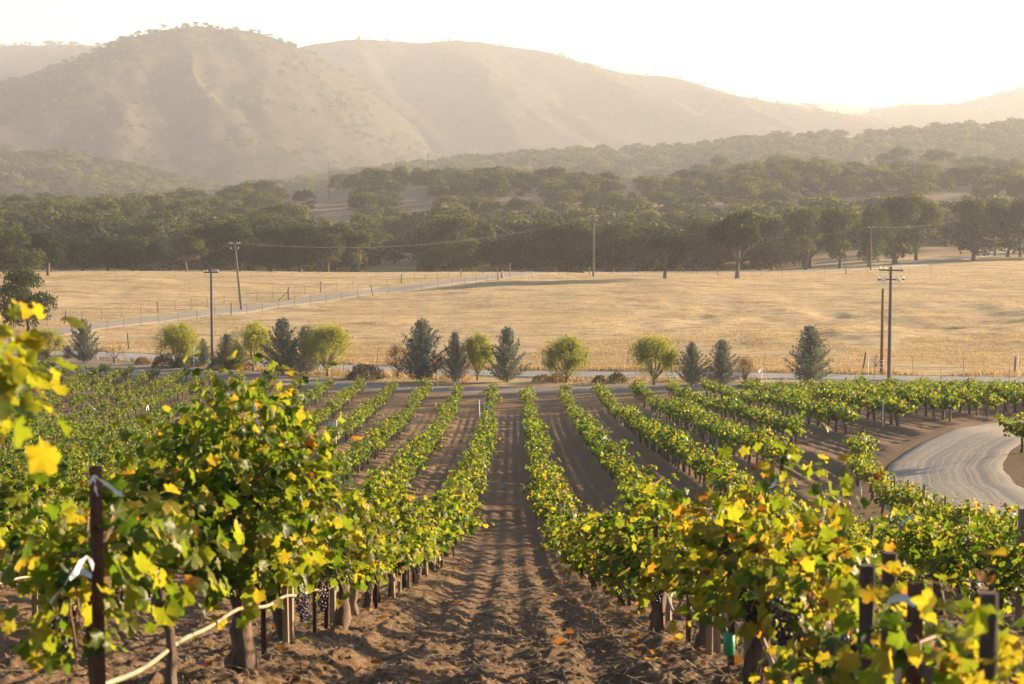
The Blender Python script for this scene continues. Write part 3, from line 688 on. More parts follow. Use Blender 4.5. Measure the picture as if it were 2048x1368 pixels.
for i, (k, px, py, top, w, lab) in enumerate(row):
    P = hit(px, py); D = P[1]; W = w / F_PX * D; Hh = at_depth(px, top, D)[2] - P[2]; nm, cat = KN[k]
    loc = (P[0], P[1], P[2] - .05)
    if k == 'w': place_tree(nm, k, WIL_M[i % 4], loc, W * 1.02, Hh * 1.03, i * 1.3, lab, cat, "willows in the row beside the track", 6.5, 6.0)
    elif k == 'c': place_tree(nm, k, CYP_M[i % 4], loc, W, Hh * 1.02, i * 1.9, lab, cat, "cypresses in the row beside the track", 4.9, 8.0)
    elif k == 't': place_tree(nm, k, THIN_M, loc, W, Hh, i, lab, cat, None, 4.0, 5.0)
    elif k == 'b': thing(nm, lab, cat, loc, i, Hh / 4.3, None, BARE_M if px < 1000 else BRUSH_M)
    else: thing(nm, lab, cat, loc, i * 1.1, (W / 3.2, W / 3.2, Hh / 1.35), "low bushes under the tree row", (MND_M[i % 3] if k == 'm' else MND_D[i % 2]))

# ------------------------------------------------------------------ utility poles, wires
def cross_arm(w, d=.10): mb = MB(); add_box(mb, (0, 0, 0), (w, d, d * 1.2)); return mb.mesh("cross_arm", M["pole"], False)
def insul():
    mb = MB(); add_tube(mb, [[0, 0, -.02], [0, 0, .05], [0, 0, .06], [0, 0, .12], [0, 0, .16], [0, 0, .2]], [.02, .02, .07, .075, .04, .05], 8); return mb.mesh("insulator", M["porcelain"])
INS = insul()
def pole(px, py, top, r, lab, arms=(), D=None, lean=0.0, mat="pole", group="utility poles"):
    P = hit(px, py) if D is None else np.array([(px - 1024) / F_PX * D, D, float(H((px - 1024) / F_PX * D, D))])
    hh = at_depth(px, top, P[1])[2] - P[2]
    t = thing("utility_pole", lab, "pole", P, 0, 1, group)
    mb = MB(); zz = np.linspace(-.3, hh, 14); add_tube(mb, np.stack([lean * zz / hh, 0 * zz, zz], 1), np.linspace(r, r * .68, 14), 10, .04, int(px))
    link("pole_shaft", mb.mesh("pole_shaft", M[mat]), t)
    tops = []
    for dz, w, rz in arms:
        a = link("cross_arm", cross_arm(w), t, (lean, -.13, hh - dz), rz)
        for s in (-.46, -.25, .25, .46):
            if w < 1.2 and abs(s) < .4: continue
            q = link("insulator", INS, a, (s * w, 0, .06))
    return t, P, hh
POLES = {}
POLES['a'] = pole(425, 737, 537, .15, "slim brown utility pole rising from the tree row beside the track", ((.35, 1.3, .3),))
POLES['b'] = pole(483, 621, 486, .17, "weathered leaning utility pole beside the field road", ((.15, 1.5, .5), (.8, 1.1, .5)), None, -.75)
POLES['c'] = pole(1187, 545, 432, .17, "utility pole standing at the woodland edge behind the dry field", ((.15, 1.5, .2), (.8, 1.0, .2)), 309)
POLES['d'] = pole(1742, 0, 454, .16, "thin utility pole among oaks by the woodland road", ((.15, 1.0, .2),), 348)
POLES['e'] = pole(1778, 760, 533, .17, "tall grey utility pole with two lamps by the vineyard's far corner", ((.30, 2.0, -.5), (1.05, 2.2, .12)))
POLES['f'] = pole(1763, 748, 577, .16, "reddish brown pole stub without cross arms beside the tall grey pole", (), None, 0, "redpole")
POLES['g'] = pole(659, 0, 324, .16, "small pole on the wooded ridge, leftmost of three against the haze", ((.2, 1.2, 0),), 690)
POLES['h'] = pole(857, 0, 309, .17, "small pole on the wooded ridge, tallest of three against the haze", ((.2, 1.4, 0),), 690)
POLES['i'] = pole(1068, 0, 313, .16, "small pole on the wooded ridge, rightmost of three against the haze", ((.2, 1.2, 0),), 700)
t, P, hh = POLES['e']                       # round white lamp hoods on the lower arm, a switch arm on top
mb = MB(); bm = bmesh.new(); bmesh.ops.create_uvsphere(bm, u_segments=16, v_segments=10, radius=.20)
me = bpy.data.meshes.new("lamp"); bm.to_mesh(me); bm.free(); me.materials.append(M["porcelain"])
for s in (-.62, .62):
    l = link("lamp_hood", me, t, (s, -.25, hh - 1.08), 0, (1, .6, .85))
mb = MB(); add_tube(mb, [[-.34, -.2, hh - .95], [-.42, -.2, hh - .75], [-.36, -.2, hh - .55]], .018, 5); link("lamp_bracket", mb.mesh("lamp_bracket", M["porcelain"]), t)
t, P, hh = POLES['f']
mb = MB()
for z in (.5, .85, 1.1): add_tube(mb, [[0, 0, z], [0, 0, z + .05]], .165, 10)
link("pole_band", mb.mesh("pole_band", M["white"]), t)
def wire(a, b, sag, lab, n=2, off=.8, r=.006, name="power_line"):
    mb = MB(); s = np.linspace(0, 1, 26)
    for k in range(n):
        o_ = np.array([(k - (n - 1) / 2) * off, 0, 0]); p = a + (b - a) * s[:, None] + o_; p[:, 2] -= sag * 4 * s * (1 - s)
        add_tube(mb, p, r, 4)
    thing(name, lab, "cable", (0, 0, 0), 0, 1, "power lines", mb.mesh(name, M["wire"]))
def ptop(k, dz=.0, lean=0.0): t, P, hh = POLES[k]; return P + np.array([lean, 0, hh + dz])
wire(ptop('b', 0, -.75), ptop('c'), 2.2, "power line crossing the field from the leaning pole to the woodland edge pole", 3)
wire(ptop('c'), ptop('d'), 2.6, "power line along the woodland edge between the pole behind the field and the oaks", 2)
wire(ptop('d'), at_depth(1960, 428, 420), 1.0, "power line climbing from the oaks to the road beyond", 2)
wire(ptop('b', -.1, -.75), at_depth(-120, 566, 225), 1.5, "power line running off from the leaning pole past the lone oak", 3)
wire(ptop('a', -.2), at_depth(900, 556, 300), 1.5, "thin cable from the slim brown pole across the field road", 2, .5, .01)
wire(ptop('g'), ptop('h'), 2.5, "faint line between the two left ridge poles", 1)
wire(ptop('h'), ptop('i'), 2.5, "faint line between the two right ridge poles", 1)

# ------------------------------------------------------------------ fences
def fence(pts, step, hh, lab, every=6, nw=3, seed=0, r=.022):
    gg = np.random.default_rng(seed); P = np.asarray(pts, float); d = np.r_[0, np.cumsum(np.linalg.norm(np.diff(P, axis=0), axis=1))]
    s = np.arange(0, d[-1], step); xy = np.stack([np.interp(s, d, P[:, k]) for k in (0, 1)], 1); z = H(xy[:, 0], xy[:, 1])
    t = thing("wire_fence", lab, "fence", (xy[0, 0], xy[0, 1], z[0]))
    o0 = np.array([xy[0, 0], xy[0, 1], z[0]])
    tp = MB(); add_tube(tp, [[0, 0, -.3], [0, 0, hh]], r, 5); tpm = tp.mesh("metal_post", M["rust"])
    wp = MB(); add_tube(wp, [[0, 0, -.3], [0, 0, hh * .6], [0, 0, hh * 1.15]], [.085, .08, .075], 7, .2, 3); wpm = wp.mesh("wooden_post", M["pole"])
    for i, (q, zz) in enumerate(zip(xy, z)):
        wd = (i % every) == every // 2
        o = link("wooden_post" if wd else "metal_post", wpm if wd else tpm, t, np.array([q[0], q[1], zz]) - o0)
        o.rotation_euler = (gg.normal() * .03, gg.normal() * (.12 if wd else .04), 0); o.scale = (1, 1, gg.uniform(.85, 1.12))
    mb = MB()
    for k in range(nw): add_tube(mb, np.c_[xy, z + hh * (.3 + .62 * k / max(1, nw - 1))] - o0, .006, 3)
    link("fence_wire", mb.mesh("fence_wire", M["steel"]), t)
n3 = np.stack([-np.gradient(ROAD_T3[:, 1]), np.gradient(ROAD_T3[:, 0])], 1); n3 /= np.linalg.norm(n3, axis=1)[:, None]
fence(ROAD_T3[:, :2] + n3 * 5.2, 3.6, 1.25, "wire fence on the upper side of the road crossing the dry field", 5, 4, 1)
fence(ROAD_T3[:, :2] - n3 * 3.6, 3.6, 1.25, "wire fence on the lower side of the road crossing the dry field", 9, 4, 2)
n2 = np.stack([-np.gradient(ROAD_T2[:, 1]), np.gradient(ROAD_T2[:, 0])], 1); n2 /= np.linalg.norm(n2, axis=1)[:, None]
n2 *= np.sign(n2[:, 1:2])
fence(ROAD_T2[:, :2] + n2 * 7.5, 4.2, 1.35, "wire fence between the grey road and the dry field", 3, 4, 3)
fence(ROAD_T2[:, :2] - n2 * 5.0, 5.2, 1.45, "wire fence in the tree row between track and grey road", 50, 3, 4, .018)
xs_ = np.linspace(2, 70, 30); fence(np.c_[xs_, 312 + 0.06 * xs_], 3.4, 1.25, "wire fence along the crest of the dry field before the woods", 6, 3, 5)
# braced corner post and road marker
p = hit(577, 600); t = thing("brace_post", "dark braced wooden corner post above the road crossing the field", "post", p)
mb = MB(); add_tube(mb, [[0, 0, -.2], [0, 0, 1.7]], .11, 8, .1); link("upright_post", mb.mesh("upright_post", M["pole"]), t)
mb = MB(); add_tube(mb, [[-1.3, 0, 0], [0, 0, 1.2]], .06, 6); link("brace", mb.mesh("brace", M["pole"]), t)
p = np.array([-1.5, 303.0, float(H(-1.5, 303.0))]); t = thing("road_marker", "small pale marker post where the field road meets the crest", "marker", p)
mb = MB(); add_tube(mb, [[0, 0, -.1], [0, 0, .7], [0, 0, 1.0]], [.22, .2, .1], 8); link("marker_body", mb.mesh("marker_body", M["hose"]), t)
mb = MB(); add_tube(mb, [[0, 0, 1.0], [0, 0, 1.2]], [.1, .09], 8); link("marker_cap", mb.mesh("marker_cap", M["white"]), t)

# ------------------------------------------------------------------ vines
_th = np.radians(np.linspace(150, -150, 23))
_r = .56 * (1 + .15 * np.cos(5 * _th) - .05 * np.abs(np.sin(_th / 2)) ** 4) * (1 + .055 * np.where(np.arange(23) % 2 == 0, 1, -1))
LEAF_HI = np.concatenate([[(0, .10)], np.c_[-np.sin(_th) * _r, .40 + np.cos(_th) * _r]])     # blunt five lobes, toothed edge, notch at the stalk
LEAF_MID = np.array([(0, 1.0), (.52, .62), (.48, .02), (0, .0), (-.48, .02), (-.52, .62)])
LEAF_LO = np.array([(0, 1.0), (.55, .45), (0, -.12), (-.55, .45)])
def leaves(mb, g, P, Dn, Up, size, tint, tpl):
    """leaf blades: Dn = direction of the tip, Up = face normal"""
    n = len(P); y = norm(Dn); x = norm(np.cross(y, Up)); z = np.cross(x, y)
    L = size[:, None, None]
    cup = g.normal(.2, .34, n)[:, None]; fold = g.normal(.22, .26, n)[:, None]; tw = g.normal(0, .3, n)[:, None]
    if len(tpl) == 4: pts = tpl; f0 = np.array([[0, 1, 2, 3]])
    else: pts = np.concatenate([tpl, [(0, .34)]]); m = len(tpl); f0 = np.array([[i, m, (i + 1) % m] for i in range(m)])
    px, py = pts[:, 0][None], pts[:, 1][None]
    pz = fold * np.abs(px) - cup * (py - .3) ** 2 - cup * px ** 2 + tw * px * py
    if len(tpl) > 6: pz = pz + .05 * g.normal(size=pz.shape)
    V = P[:, None] + L * (px[..., None] * x[:, None] + py[..., None] * y[:, None] + pz[..., None] * z[:, None])
    k = len(pts); f = (f0[None] + (np.arange(n) * k)[:, None, None]).reshape(-1, f0.shape[1])
    Tn = np.repeat(tint[:, None], k, 1)
    if k > 5: Tn[:, :-1] += (np.hypot(pts[:-1, 0], pts[:-1, 1] - .3)[None] - .35) * np.clip(g.normal(.05, .12, n), -.05, .4)[:, None] + .03 * g.normal(size=(n, k - 1))
    mb.add(V.reshape(-1, 3), f, np.clip(Tn, 0, 1).ravel())

def gen_vine(seed, tpl, nshoot=16, step=.065, ls=(.085, .135), Lr=(.55, 1.05), arm=.85, zc=.62, wide=.5, autumn=.15, droop=.05, upright=.9, lat=2, trunk_r=.05, thin=1.0, shift=0.0, zmin=.44):
    g = np.random.default_rng(seed); fol, trk, can = MB(), MB(), MB()
    off = g.normal(size=2) * .03
    n = 9; zz = np.linspace(-.15, zc - .05, n); wob = np.cumsum(g.normal(size=(n, 2)) * .016, 0)
    tp = np.c_[wob + off * 0, zz]
    rr = trunk_r * (1.25 - .35 * np.linspace(0, 1, n)) * (1 + .12 * g.normal(size=n)); rr[-1] *= 1.3
    add_tube(trk, tp, rr, 9, .35, seed)
    top = tp[-1]; arms = []
    for s in (-1, 1):
        m = 7; q = np.linspace(0, 1, m)
        ap = top + np.c_[g.normal(size=m) * .03, s * q * arm, .10 * np.sin(q * 2.0) + np.cumsum(g.normal(size=m) * .015)]; ap[0] = top - [0, 0, .03]
        add_tube(trk, ap, trunk_r * (.72 - .42 * q) * (1 + .1 * g.normal(size=m)), 7, .35, seed + s); arms.append(ap); add_tube(can, ap + [0, 0, .02], .006, 4)
    P, Dn, Up, Sz, Ti = [], [], [], [], []
    for i in range(nshoot):
        ap = arms[i % 2]; q = g.random() ** .8 * (len(ap) - 1); j = int(min(q, len(ap) - 2)); p = ap[j] + (ap[j + 1] - ap[j]) * (q - j)
        side = -1 if g.random() < .5 else 1
        d = norm(np.array([side * abs(g.normal()) * wide, g.normal() * .45, upright * g.uniform(.5, 1.2)])); L = g.uniform(*Lr)
        pts = [p]; dr = g.normal(1, .5) * droop
        for s in range(int(L / step)):
            d = norm(d + np.array([0, 0, -dr]) * (1 + s * .12) + g.normal(size=3) * .09); p = p + d * step; pts.append(p)
            sgn = 1 if s % 2 else -1; out = norm(np.cross(d, [0, 0, 1.0])) * sgn
            for r_ in range(1 + lat):
                if g.random() > .92 * thin or p[2] < zmin + .10 * g.random(): continue
                o = norm(out * (1 if r_ == 0 else g.normal()) + g.normal(size=3) * .45 + [0, 0, .1]); pet = g.uniform(.03, .11) * (1 + .7 * r_)
                P.append(p + o * pet); Dn.append(o * .6 + np.array([0, 0, -.75]) + g.normal(size=3) * .4)
                Up.append(norm(o * .8 + np.array([0, 0, .75]) + g.normal(size=3) * .45))
                young = s / max(1, L / step); Sz.append(g.uniform(*ls) * (1.1 - .35 * young))
                low = max(0, .95 - p[2]); t = .35 + shift + .15 * g.normal() + .10 * young
                if g.random() < autumn * (1 + 1.2 * low): t = g.choice([.62, .68, .75, .82, .95], p=[.34, .28, .22, .1, .06]) + g.normal() * .04
                Ti.append(t)
        pts = np.array(pts); add_tube(can, np.concatenate([pts[:1] * [1, 1, 1] - [0, 0, .02], pts]), np.r_[.007, np.linspace(.006, .0025, len(pts))], 4)
    leaves(fol, g, np.array(P), np.array(Dn), np.array(Up), np.array(Sz), np.array(Ti), tpl)
    return trk, fol, can

V_NEAR = [gen_vine(400 + i, LEAF_HI, 24, .038, (.050, .086), (.42, .85), .80, .60, .36, .13, .06, .95, 3, .052, 1.0, .09, .66) for i in range(4)]
V_HI = [gen_vine(420 + i, LEAF_HI, 20, .046, (.058, .095), (.42, .8), .85, .62, .40, .08, .06, .9, 3, .05, 1.0, .05, .64) for i in range(5)]
V_MID = [gen_vine(440 + i, LEAF_MID, 18, .08, (.10, .15), (.45, .85), .85, .62, .42, .09, .06, .85, 2, .05, 1.0, .05, .52) for i in range(5)]
V_LO = [gen_vine(460 + i, LEAF_LO, 15, .11, (.13, .19), (.45, .9), .75, .62, .42, .07, .07, .8, 2, .05) for i in range(6)]
def vmesh(L, tag): return [(t.mesh("vine_trunk", M["bark"]), f.mesh("vine_foliage", M["vine"], tag > 0), c.mesh("vine_canes", M["cane"])) for t, f, c in L]
VM_NEAR, VM_HI, VM_MID, VM_LO = vmesh(V_NEAR, 1), vmesh(V_HI, 1), vmesh(V_MID, 0), vmesh(V_LO, 0)
def bunch_mesh(seed):
    g = np.random.default_rng(seed); bm = bmesh.new(); bmesh.ops.create_icosphere(bm, subdivisions=1, radius=1)
    V = np.array([v.co[:] for v in bm.verts]); Fc = np.array([[v.index for v in f.verts] for f in bm.faces]); bm.free()
    mb = MB(); L = .19
    for i in range(58):
        t = (i + g.random()) / 58; a = i * 2.4; r = .052 * (1 - t) ** .55 * (1 if i % 3 else .5)
        mb.add(V * g.uniform(.0100, .0122) + [r * cos(a) + g.normal() * .004, r * sin(a) + g.normal() * .004, -t * L], Fc)
    add_tube(mb, [[0, 0, .05], [0, 0, -.05]], .003, 4); return mb.mesh("grape_bunch", M["grape"])
BUN = [bunch_mesh(480 + i) for i in range(3)]

def side_name(k): return "curving row beside the dirt road bend" if k == 99 else f"{WORDS[abs(k) - 1]} row {'left' if k < 0 else 'right'} of central alley"
g = np.random.default_rng(91)
spots = []
for k, xr in ROWS.items():
    y = {-1: 8.0, 1: 9.4}.get(k, 5 + g.random() * 2); yend = float(vine_end(np.array(xr))) - 1.0
    while y < yend:
        x = xr + g.normal() * .05
        skip = abs(x) > .30 * y + 2.5
        if k == 4 and y < 66: skip = True
        if k == 5 and 72.5 < y < 80: skip = True
        if k == 4 and y < 66 and y > 44 and False: skip = True
        if k >= 6 and y < {6: 84, 7: 82, 8: 86, 9: 91}.get(k, 96): skip = True
        if k == 5 and y < 76: skip = True
        if not skip and 30 < y < 130 and k > 3 and pline_dist(np.array([x]), np.array([y]), ROAD_HAIR)[0] < .8: skip = True
        if g.random() < (.03 if y < 110 else .10): skip = True
        if not skip: spots.append((k, x, y))
        y += g.uniform(1.75, 2.05) if y > 14 else g.uniform(2.3, 2.7)
RS = polyline([(*g2(px, py), 1) for px, py in ((1720, 922), (1726, 965), (1745, 1003), (1790, 1040), (1850, 1072), (1905, 1096), (1965, 1114), (2060, 1138))], 1.7)
for q in RS: spots.append((99, q[0] + g.normal() * .08, q[1]))
spots.sort(key=lambda s: s[2]); count = {}
mass = MB(); n_ind = 0; INDIV = []
def add_vine(k, x, y, meshes, sca, rz, lab, hi, nb=0, group="grapevines in rows", z=None):
    z = float(H(x, y)) + .02 if z is None else z
    t = thing("grapevine", lab, "grapevine", (x, y, z), rz, sca, group)
    link("trunk", meshes[0], t); link("foliage", meshes[1], t)
    if hi: link("canes", meshes[2], t)
    for b in range(nb):
        s = 1 if b % 2 else -1
        link("grape_bunch", BUN[b % 3], t, (g.normal() * .16 - .05, s * g.uniform(.1, .75), g.uniform(.58, .85)), g.random() * 6, g.uniform(.9, 1.25))
    return t
# special foreground vines
fg = [  # x, y, vine form, label
    (-1.50, 5.1, dict(nshoot=22, zc=1.16, zmin=1.20, Lr=(.2, .45), wide=.22, arm=.55, upright=.8, autumn=.7, trunk_r=.035), "blurred yellow vine at the left edge, nearest on that side"),
    (-1.47, 6.75, dict(nshoot=8, zc=.78, zmin=.42, Lr=(.2, .5), wide=.12, arm=.22, upright=.30, droop=.18, trunk_r=.022), "thin yellowing vine trailing down the rusty post"),
    (-1.46, 8.05, dict(nshoot=10, zc=.66, zmin=.64, Lr=(.18, .36), wide=.24, arm=.42, upright=.6, trunk_r=.024), "slender vine with a thin trunk left of the big vine"),
    (-1.45, 10.4, dict(nshoot=48, zc=.66, zmin=.54, Lr=(.5, 1.12), wide=.42, arm=.66, upright=1.25, droop=.035, trunk_r=.058), "big bushy vine with thick trunk and tall shoots beside the alley"),
    (1.18, 3.8, dict(ls=(.044, .074), nshoot=26, zc=.42, zmin=.28, Lr=(.15, .32), wide=.55, arm=.7, upright=.35, autumn=.5), "blurred orange and green vine in the bottom corner, nearest to the camera"),
    (1.22, 5.3, dict(ls=(.044, .074), nshoot=12, zc=.46, zmin=.42, Lr=(.15, .30), wide=.22, arm=.5, upright=.5, autumn=.4, trunk_r=.03), "small vine between the thick post and the taped rusty post"),
    (1.17, 7.1, dict(ls=(.044, .074), nshoot=20, zc=.38, zmin=.38, Lr=(.2, .38), wide=.34, arm=.7, upright=.4, trunk_r=.055), "green vine with dark grapes left of the taped rusty post"),
    (1.15, 9.3, dict(nshoot=34, zc=.44, zmin=.42, Lr=(.28, .72), wide=.34, arm=.62, upright=.7, autumn=.36), "big browning vine with grapes and tall shoots right of the alley")]
for i, (x, y, kw, lab) in enumerate(fg):
    kw = {**dict(autumn=.17, droop=.06, step=.036, ls=(.048, .082), lat=3, shift=.095), **kw}
    m = vmesh([gen_vine(700 + i, LEAF_HI, **kw)], 1)[0]
    t = add_vine(0, x, y, m, 1.0, .1, lab, True, 0); n_ind += 1
    for b in range((5, 2, 3, 5, 0, 0, 2, 4)[i]):
        link("grape_bunch", BUN[b % 3], t, (g.normal() * .12 - .04, (1 if b % 2 else -1) * g.uniform(.05, .8) * kw["arm"], kw["zmin"] + g.uniform(.12, .30)), g.random() * 6, g.uniform(.9, 1.2))
for i, (k, x, y) in enumerate(spots):
    if abs(k) == 1 and y < 11.5: continue
    count[k] = count.get(k, 0) + 1
    sca = g.uniform(.74, 1.10) * (1.0 if y < 110 else g.uniform(.75, 1.0)); rz = (0 if g.random() < .5 else pi) + g.normal() * .12
    if n_ind < 300:
        ms, hi = (VM_HI if y < 30 else VM_MID), y < 30
        if k == 99: sca *= .78
        elif k > 0 and y < 50: sca = np.array([sca * .88, sca, sca * .76])
        elif y < 34: sca = np.array([sca * .85, sca, sca * .88])
        if y < 17: ms = VM_NEAR if g.random() < .6 else VM_HI
        m = ms[g.integers(len(ms))]
        word = "leafy green vine" if ms is not VM_NEAR else "yellowing leafy vine"
        add_vine(k, x, y, m, sca, rz, f"{word}, {ordinal(count[k])} along the {side_name(k)}", hi, 4 if y < 18 else (2 if y < 26 else 0)); n_ind += 1
        INDIV.append((k, x, y, count[k]))
    else:
        L = V_MID if y < 70 else V_LO; t, f, c = L[i % len(L)]; a = rz
        Mx = np.array([[cos(a), -sin(a), 0], [sin(a), cos(a), 0], [0, 0, 1]]) * sca
        mass.merge(f.arrays(), Mx, (x, y, float(H(x, y)) + .05), g.normal() * .045)
        mass_t = mass_t if 'mass_t' in globals() else MB(); mass_t.merge(t.arrays(), Mx, (x, y, float(H(x, y)) + .05))
        INDIV.append((k, x, y, -1))
for px, py, lab in ((2046, 905, "dark leafy vine on the bank inside the bend of the dirt road"),):
    P = hit(px, py); add_vine(0, P[0], P[1], VM_MID[2], 1.0, .4, lab, False)
o = structure("distant_vines", mass.mesh("distant_vines", M["vine"], False), "stuff", "green vine rows running down to the track", "vines")
tr = link("vine_trunks", mass_t.mesh("vine_trunks", M["bark"]), o); tr["kind"] = "stuff"

# ------------------------------------------------------------------ stakes, posts, tapes
def stake_meshes():
    out = []
    for i in range(3):
        mb = MB(); add_box(mb, (0, 0, .45), (.042, .042, 1.2)); out.append(mb.mesh("wooden_stake", M["wood"], False))
    rs = MB(); add_box(rs, (0, 0, .4), (.006, .034, 1.3)); add_box(rs, (.015, 0, .4), (.024, .006, 1.3)); return out, rs.mesh("steel_stake", M["rust"], False)
WST, SST = stake_meshes()
def tape_mesh(seed, L=.35):
    gg = np.random.default_rng(seed); mb = MB(); n = 12; s = np.linspace(0, 1, n)
    d = np.array([gg.normal(), gg.normal() * .3, .1]); d /= np.linalg.norm(d)
    c = d * (s * L)[:, None] + np.c_[0 * s, 0 * s, -.5 * L * s ** 2 + .12 * L * np.sin(s * 5)] + np.cumsum(gg.normal(size=(n, 3)) * .006, 0)
    tw = s * gg.uniform(2, 6) + gg.random() * 6; wv = np.c_[0.3 * np.sin(tw), np.cos(tw) * .3, np.abs(np.sin(tw)) + .3] * .016
    V = np.stack([c - wv, c + wv], 1).reshape(-1, 3); i = np.arange(n - 1) * 2
    mb.add(V, np.stack([i, i + 1, i + 3, i + 2], 1)); return mb.mesh("flagging_tape", M["tape"])
TAPES = [tape_mesh(500 + i, .22 + .06 * (i % 3)) for i in range(6)]
mb = MB(); add_tube(mb, [[0, 0, 0], [0, 0, .12]], .03, 8); SLEEVE = mb.mesh("green_sleeve", M["green"])
n_st = 0; far_st = MB()
box_arr = MB(); add_box(box_arr, (0, 0, .45), (.045, .045, 1.15)); box_arr = box_arr.arrays()
for (k, x, y, c) in INDIV:
    z = float(H(x, y)); dx, dy = g.normal() * .05 + .06, g.uniform(.12, .5) * (-1 if y < 40 else 1)
    wood_ = g.random() < .6
    if c > 0 and n_st < 230:
        kind = "wooden" if wood_ else "rusty steel"
        t = thing("wooden_stake" if wood_ else "steel_stake", f"{kind} stake at the {ordinal(c)} vine of the {side_name(k)}", "stake", (x + dx, y + dy, z), g.normal() * .3, g.uniform(.85, 1.1), "vine stakes", WST[n_st % 3] if wood_ else SST)
        t.rotation_euler = (g.normal() * .03, g.normal() * .03, g.normal() * .3); n_st += 1
        if g.random() < .14: link("flagging_tape", TAPES[n_st % 6], t, (0, -.03, g.uniform(.85, 1.1)))
        if g.random() < .02: link("green_sleeve", SLEEVE, t, (0, 0, g.uniform(.05, .3)))
    else:
        a = g.normal() * .3; far_st.merge(box_arr, np.diag([1, 1, g.uniform(.85, 1.2)]), (x + dx, y + dy, z))
o = structure("distant_stakes", far_st.mesh("distant_stakes", M["wood"], False), "stuff", "thin wooden stakes standing among the far vine rows", "stakes")

def fg_stake(px, top, k_x, wood_, lab, r=1.0, tape=None, sleeve=None, D=None):
    D = D or k_x * F_PX / (px - 1024); z0 = float(H(k_x, D)); zt = at_depth(px, top, D)[2]; hh = zt - z0
    t = thing("wooden_stake" if wood_ else "steel_stake", lab, "stake", ((px - 1024) / F_PX * D, D, z0), .2, 1, "posts in the foreground rows")
    mb = MB()
    if wood_: zs = np.linspace(-.3, hh, 16); add_tube(mb, np.c_[0 * zs, 0 * zs, zs], .028 * r, 4 if wood_ == 1 and r < 1.2 else 14, .05 if wood_ == 1 else .18, int(px))
    else: add_box(mb, (0, 0, (hh - .3) / 2), (.007, .036 * r, hh + .3)); add_box(mb, (.015 * r, 0, (hh - .3) / 2), (.026 * r, .007, hh + .3)); 
    link("stake_body", mb.mesh("stake_body", M["wood" if wood_ == 1 else ("darkwood" if wood_ else "rust")], False), t)
    for (dz, m_, s_) in tape or (): link("flagging_tape", TAPES[m_], t, (0, -.03, hh - dz), 0, s_)
    if sleeve is not None: link("green_sleeve", SLEEVE, t, (0, 0, sleeve))
    return t, hh
t, hh = fg_stake(172, 932, -1.45, 0, "rusty steel post with silver tape left of the big vine", 1.35, D=6.4, tape=((.05, 0, .5), (.05, 3, .4), (.33, 4, .6), (.36, 1, .5)))
fg_stake(515, 1195, -1.45, 0, "leaning dark rusty stake right of the big vine trunk", .9)
fg_stake(573, 1170, -1.45, 1, "pale square wooden stake right of the big vine trunk", 1.05)
fg_stake(620, 1180, -1.45, 0, "short rusty stake between two pale wooden stakes left of alley", .8)
fg_stake(660, 1150, -1.45, 1, "second pale wooden stake from the big vine trunk", 1.05)
fg_stake(1380, 1165, 1.15, 0, "rusty stake with a white tape strip left of the browning vine", .9, ((.08, 2, .8),))
fg_stake(1425, 1200, 1.15, 1, "short pale wooden stake beside the wavy drip hose", 1.05)
fg_stake(1466, 1180, 1.15, 0, "dark red steel stake with green tie under the browning vine", 1.0, None, .12)
fg_stake(1512, 1160, 1.15, 1, "thick wooden stake under the big browning vine", 1.35)
fg_stake(1602, 1140, 1.15, 0, "steel post rising through the browning vine", 1.1, None, .05)
fg_stake(1745, 1130, 1.15, 2, "broad wooden post behind green leaves right of the browning vine", .9)
t, hh = fg_stake(1835, 1165, 1.15, 0, "dark steel post wrapped with white and blue tape at lower right", 1.3, ((.06, 1, .6),))
mb = MB(); add_box(mb, (-.045, -.01, hh - .34), (.028, .006, .52)); link("white_strip", mb.mesh("white_strip", M["tape"], False), t)
fg_stake(1992, 1185, 1.15, 2, "thick dark round wooden post at the lower right edge", .8)
fg_stake(1790, 1105, 1.15, 2, "weathered dark post top poking from leaves at right", .8)
# tall white marker stakes with ribbons
marks = [(960, 866, 800, "tall white stake leaning in the first row left of the alley"), (673, 918, 840, "tall white stake in the middle of the left rows"), (389, 762, 695, "tall white stake at the track end of the left rows"),
         (876, 772, 741, "short white stake at the track below the widest cypress"), (1523, 797, 735, "tall white stake below the thin yellow bush"), (1736, 770, 712, "tall white stake left of the brown pole stub"),
         (1766, 852, 800, "white stake at the row ends above the dirt road"), (1730, 928, 872, "white stake at the head of the row beside the dirt road bend"), (2035, 770, 706, "white stake at the far right beside the grey road"),
         (1722, 990, 920, "short white tube stake low beside the dirt road row"), (1820, 1078, 1030, "white tube stake between vines along the dirt road"), (1780, 1060, 1028, "short white tube in the row along the dirt road")]
for i, (px, py, top, lab) in enumerate(marks):
    P = hit(px, py); hh = at_depth(px, top, P[1])[2] - P[2]
    t = thing("white_stake", lab, "stake", P, 0, 1, "white marker stakes"); mb = MB()
    add_tube(mb, [[0, 0, -.2], [-.02, 0, hh * .5], [-.05 if i == 0 else 0.01, 0, hh]], .026, 6); link("stake_body", mb.mesh("stake_body", M["white"]), t)
    if i not in (3, 8, 9, 10, 11):
        q = link("flagging_tape", TAPES[i % 6], t, (0, -.03, hh * .85), 0, 3.0 if P[1] > 90 else 2.0)
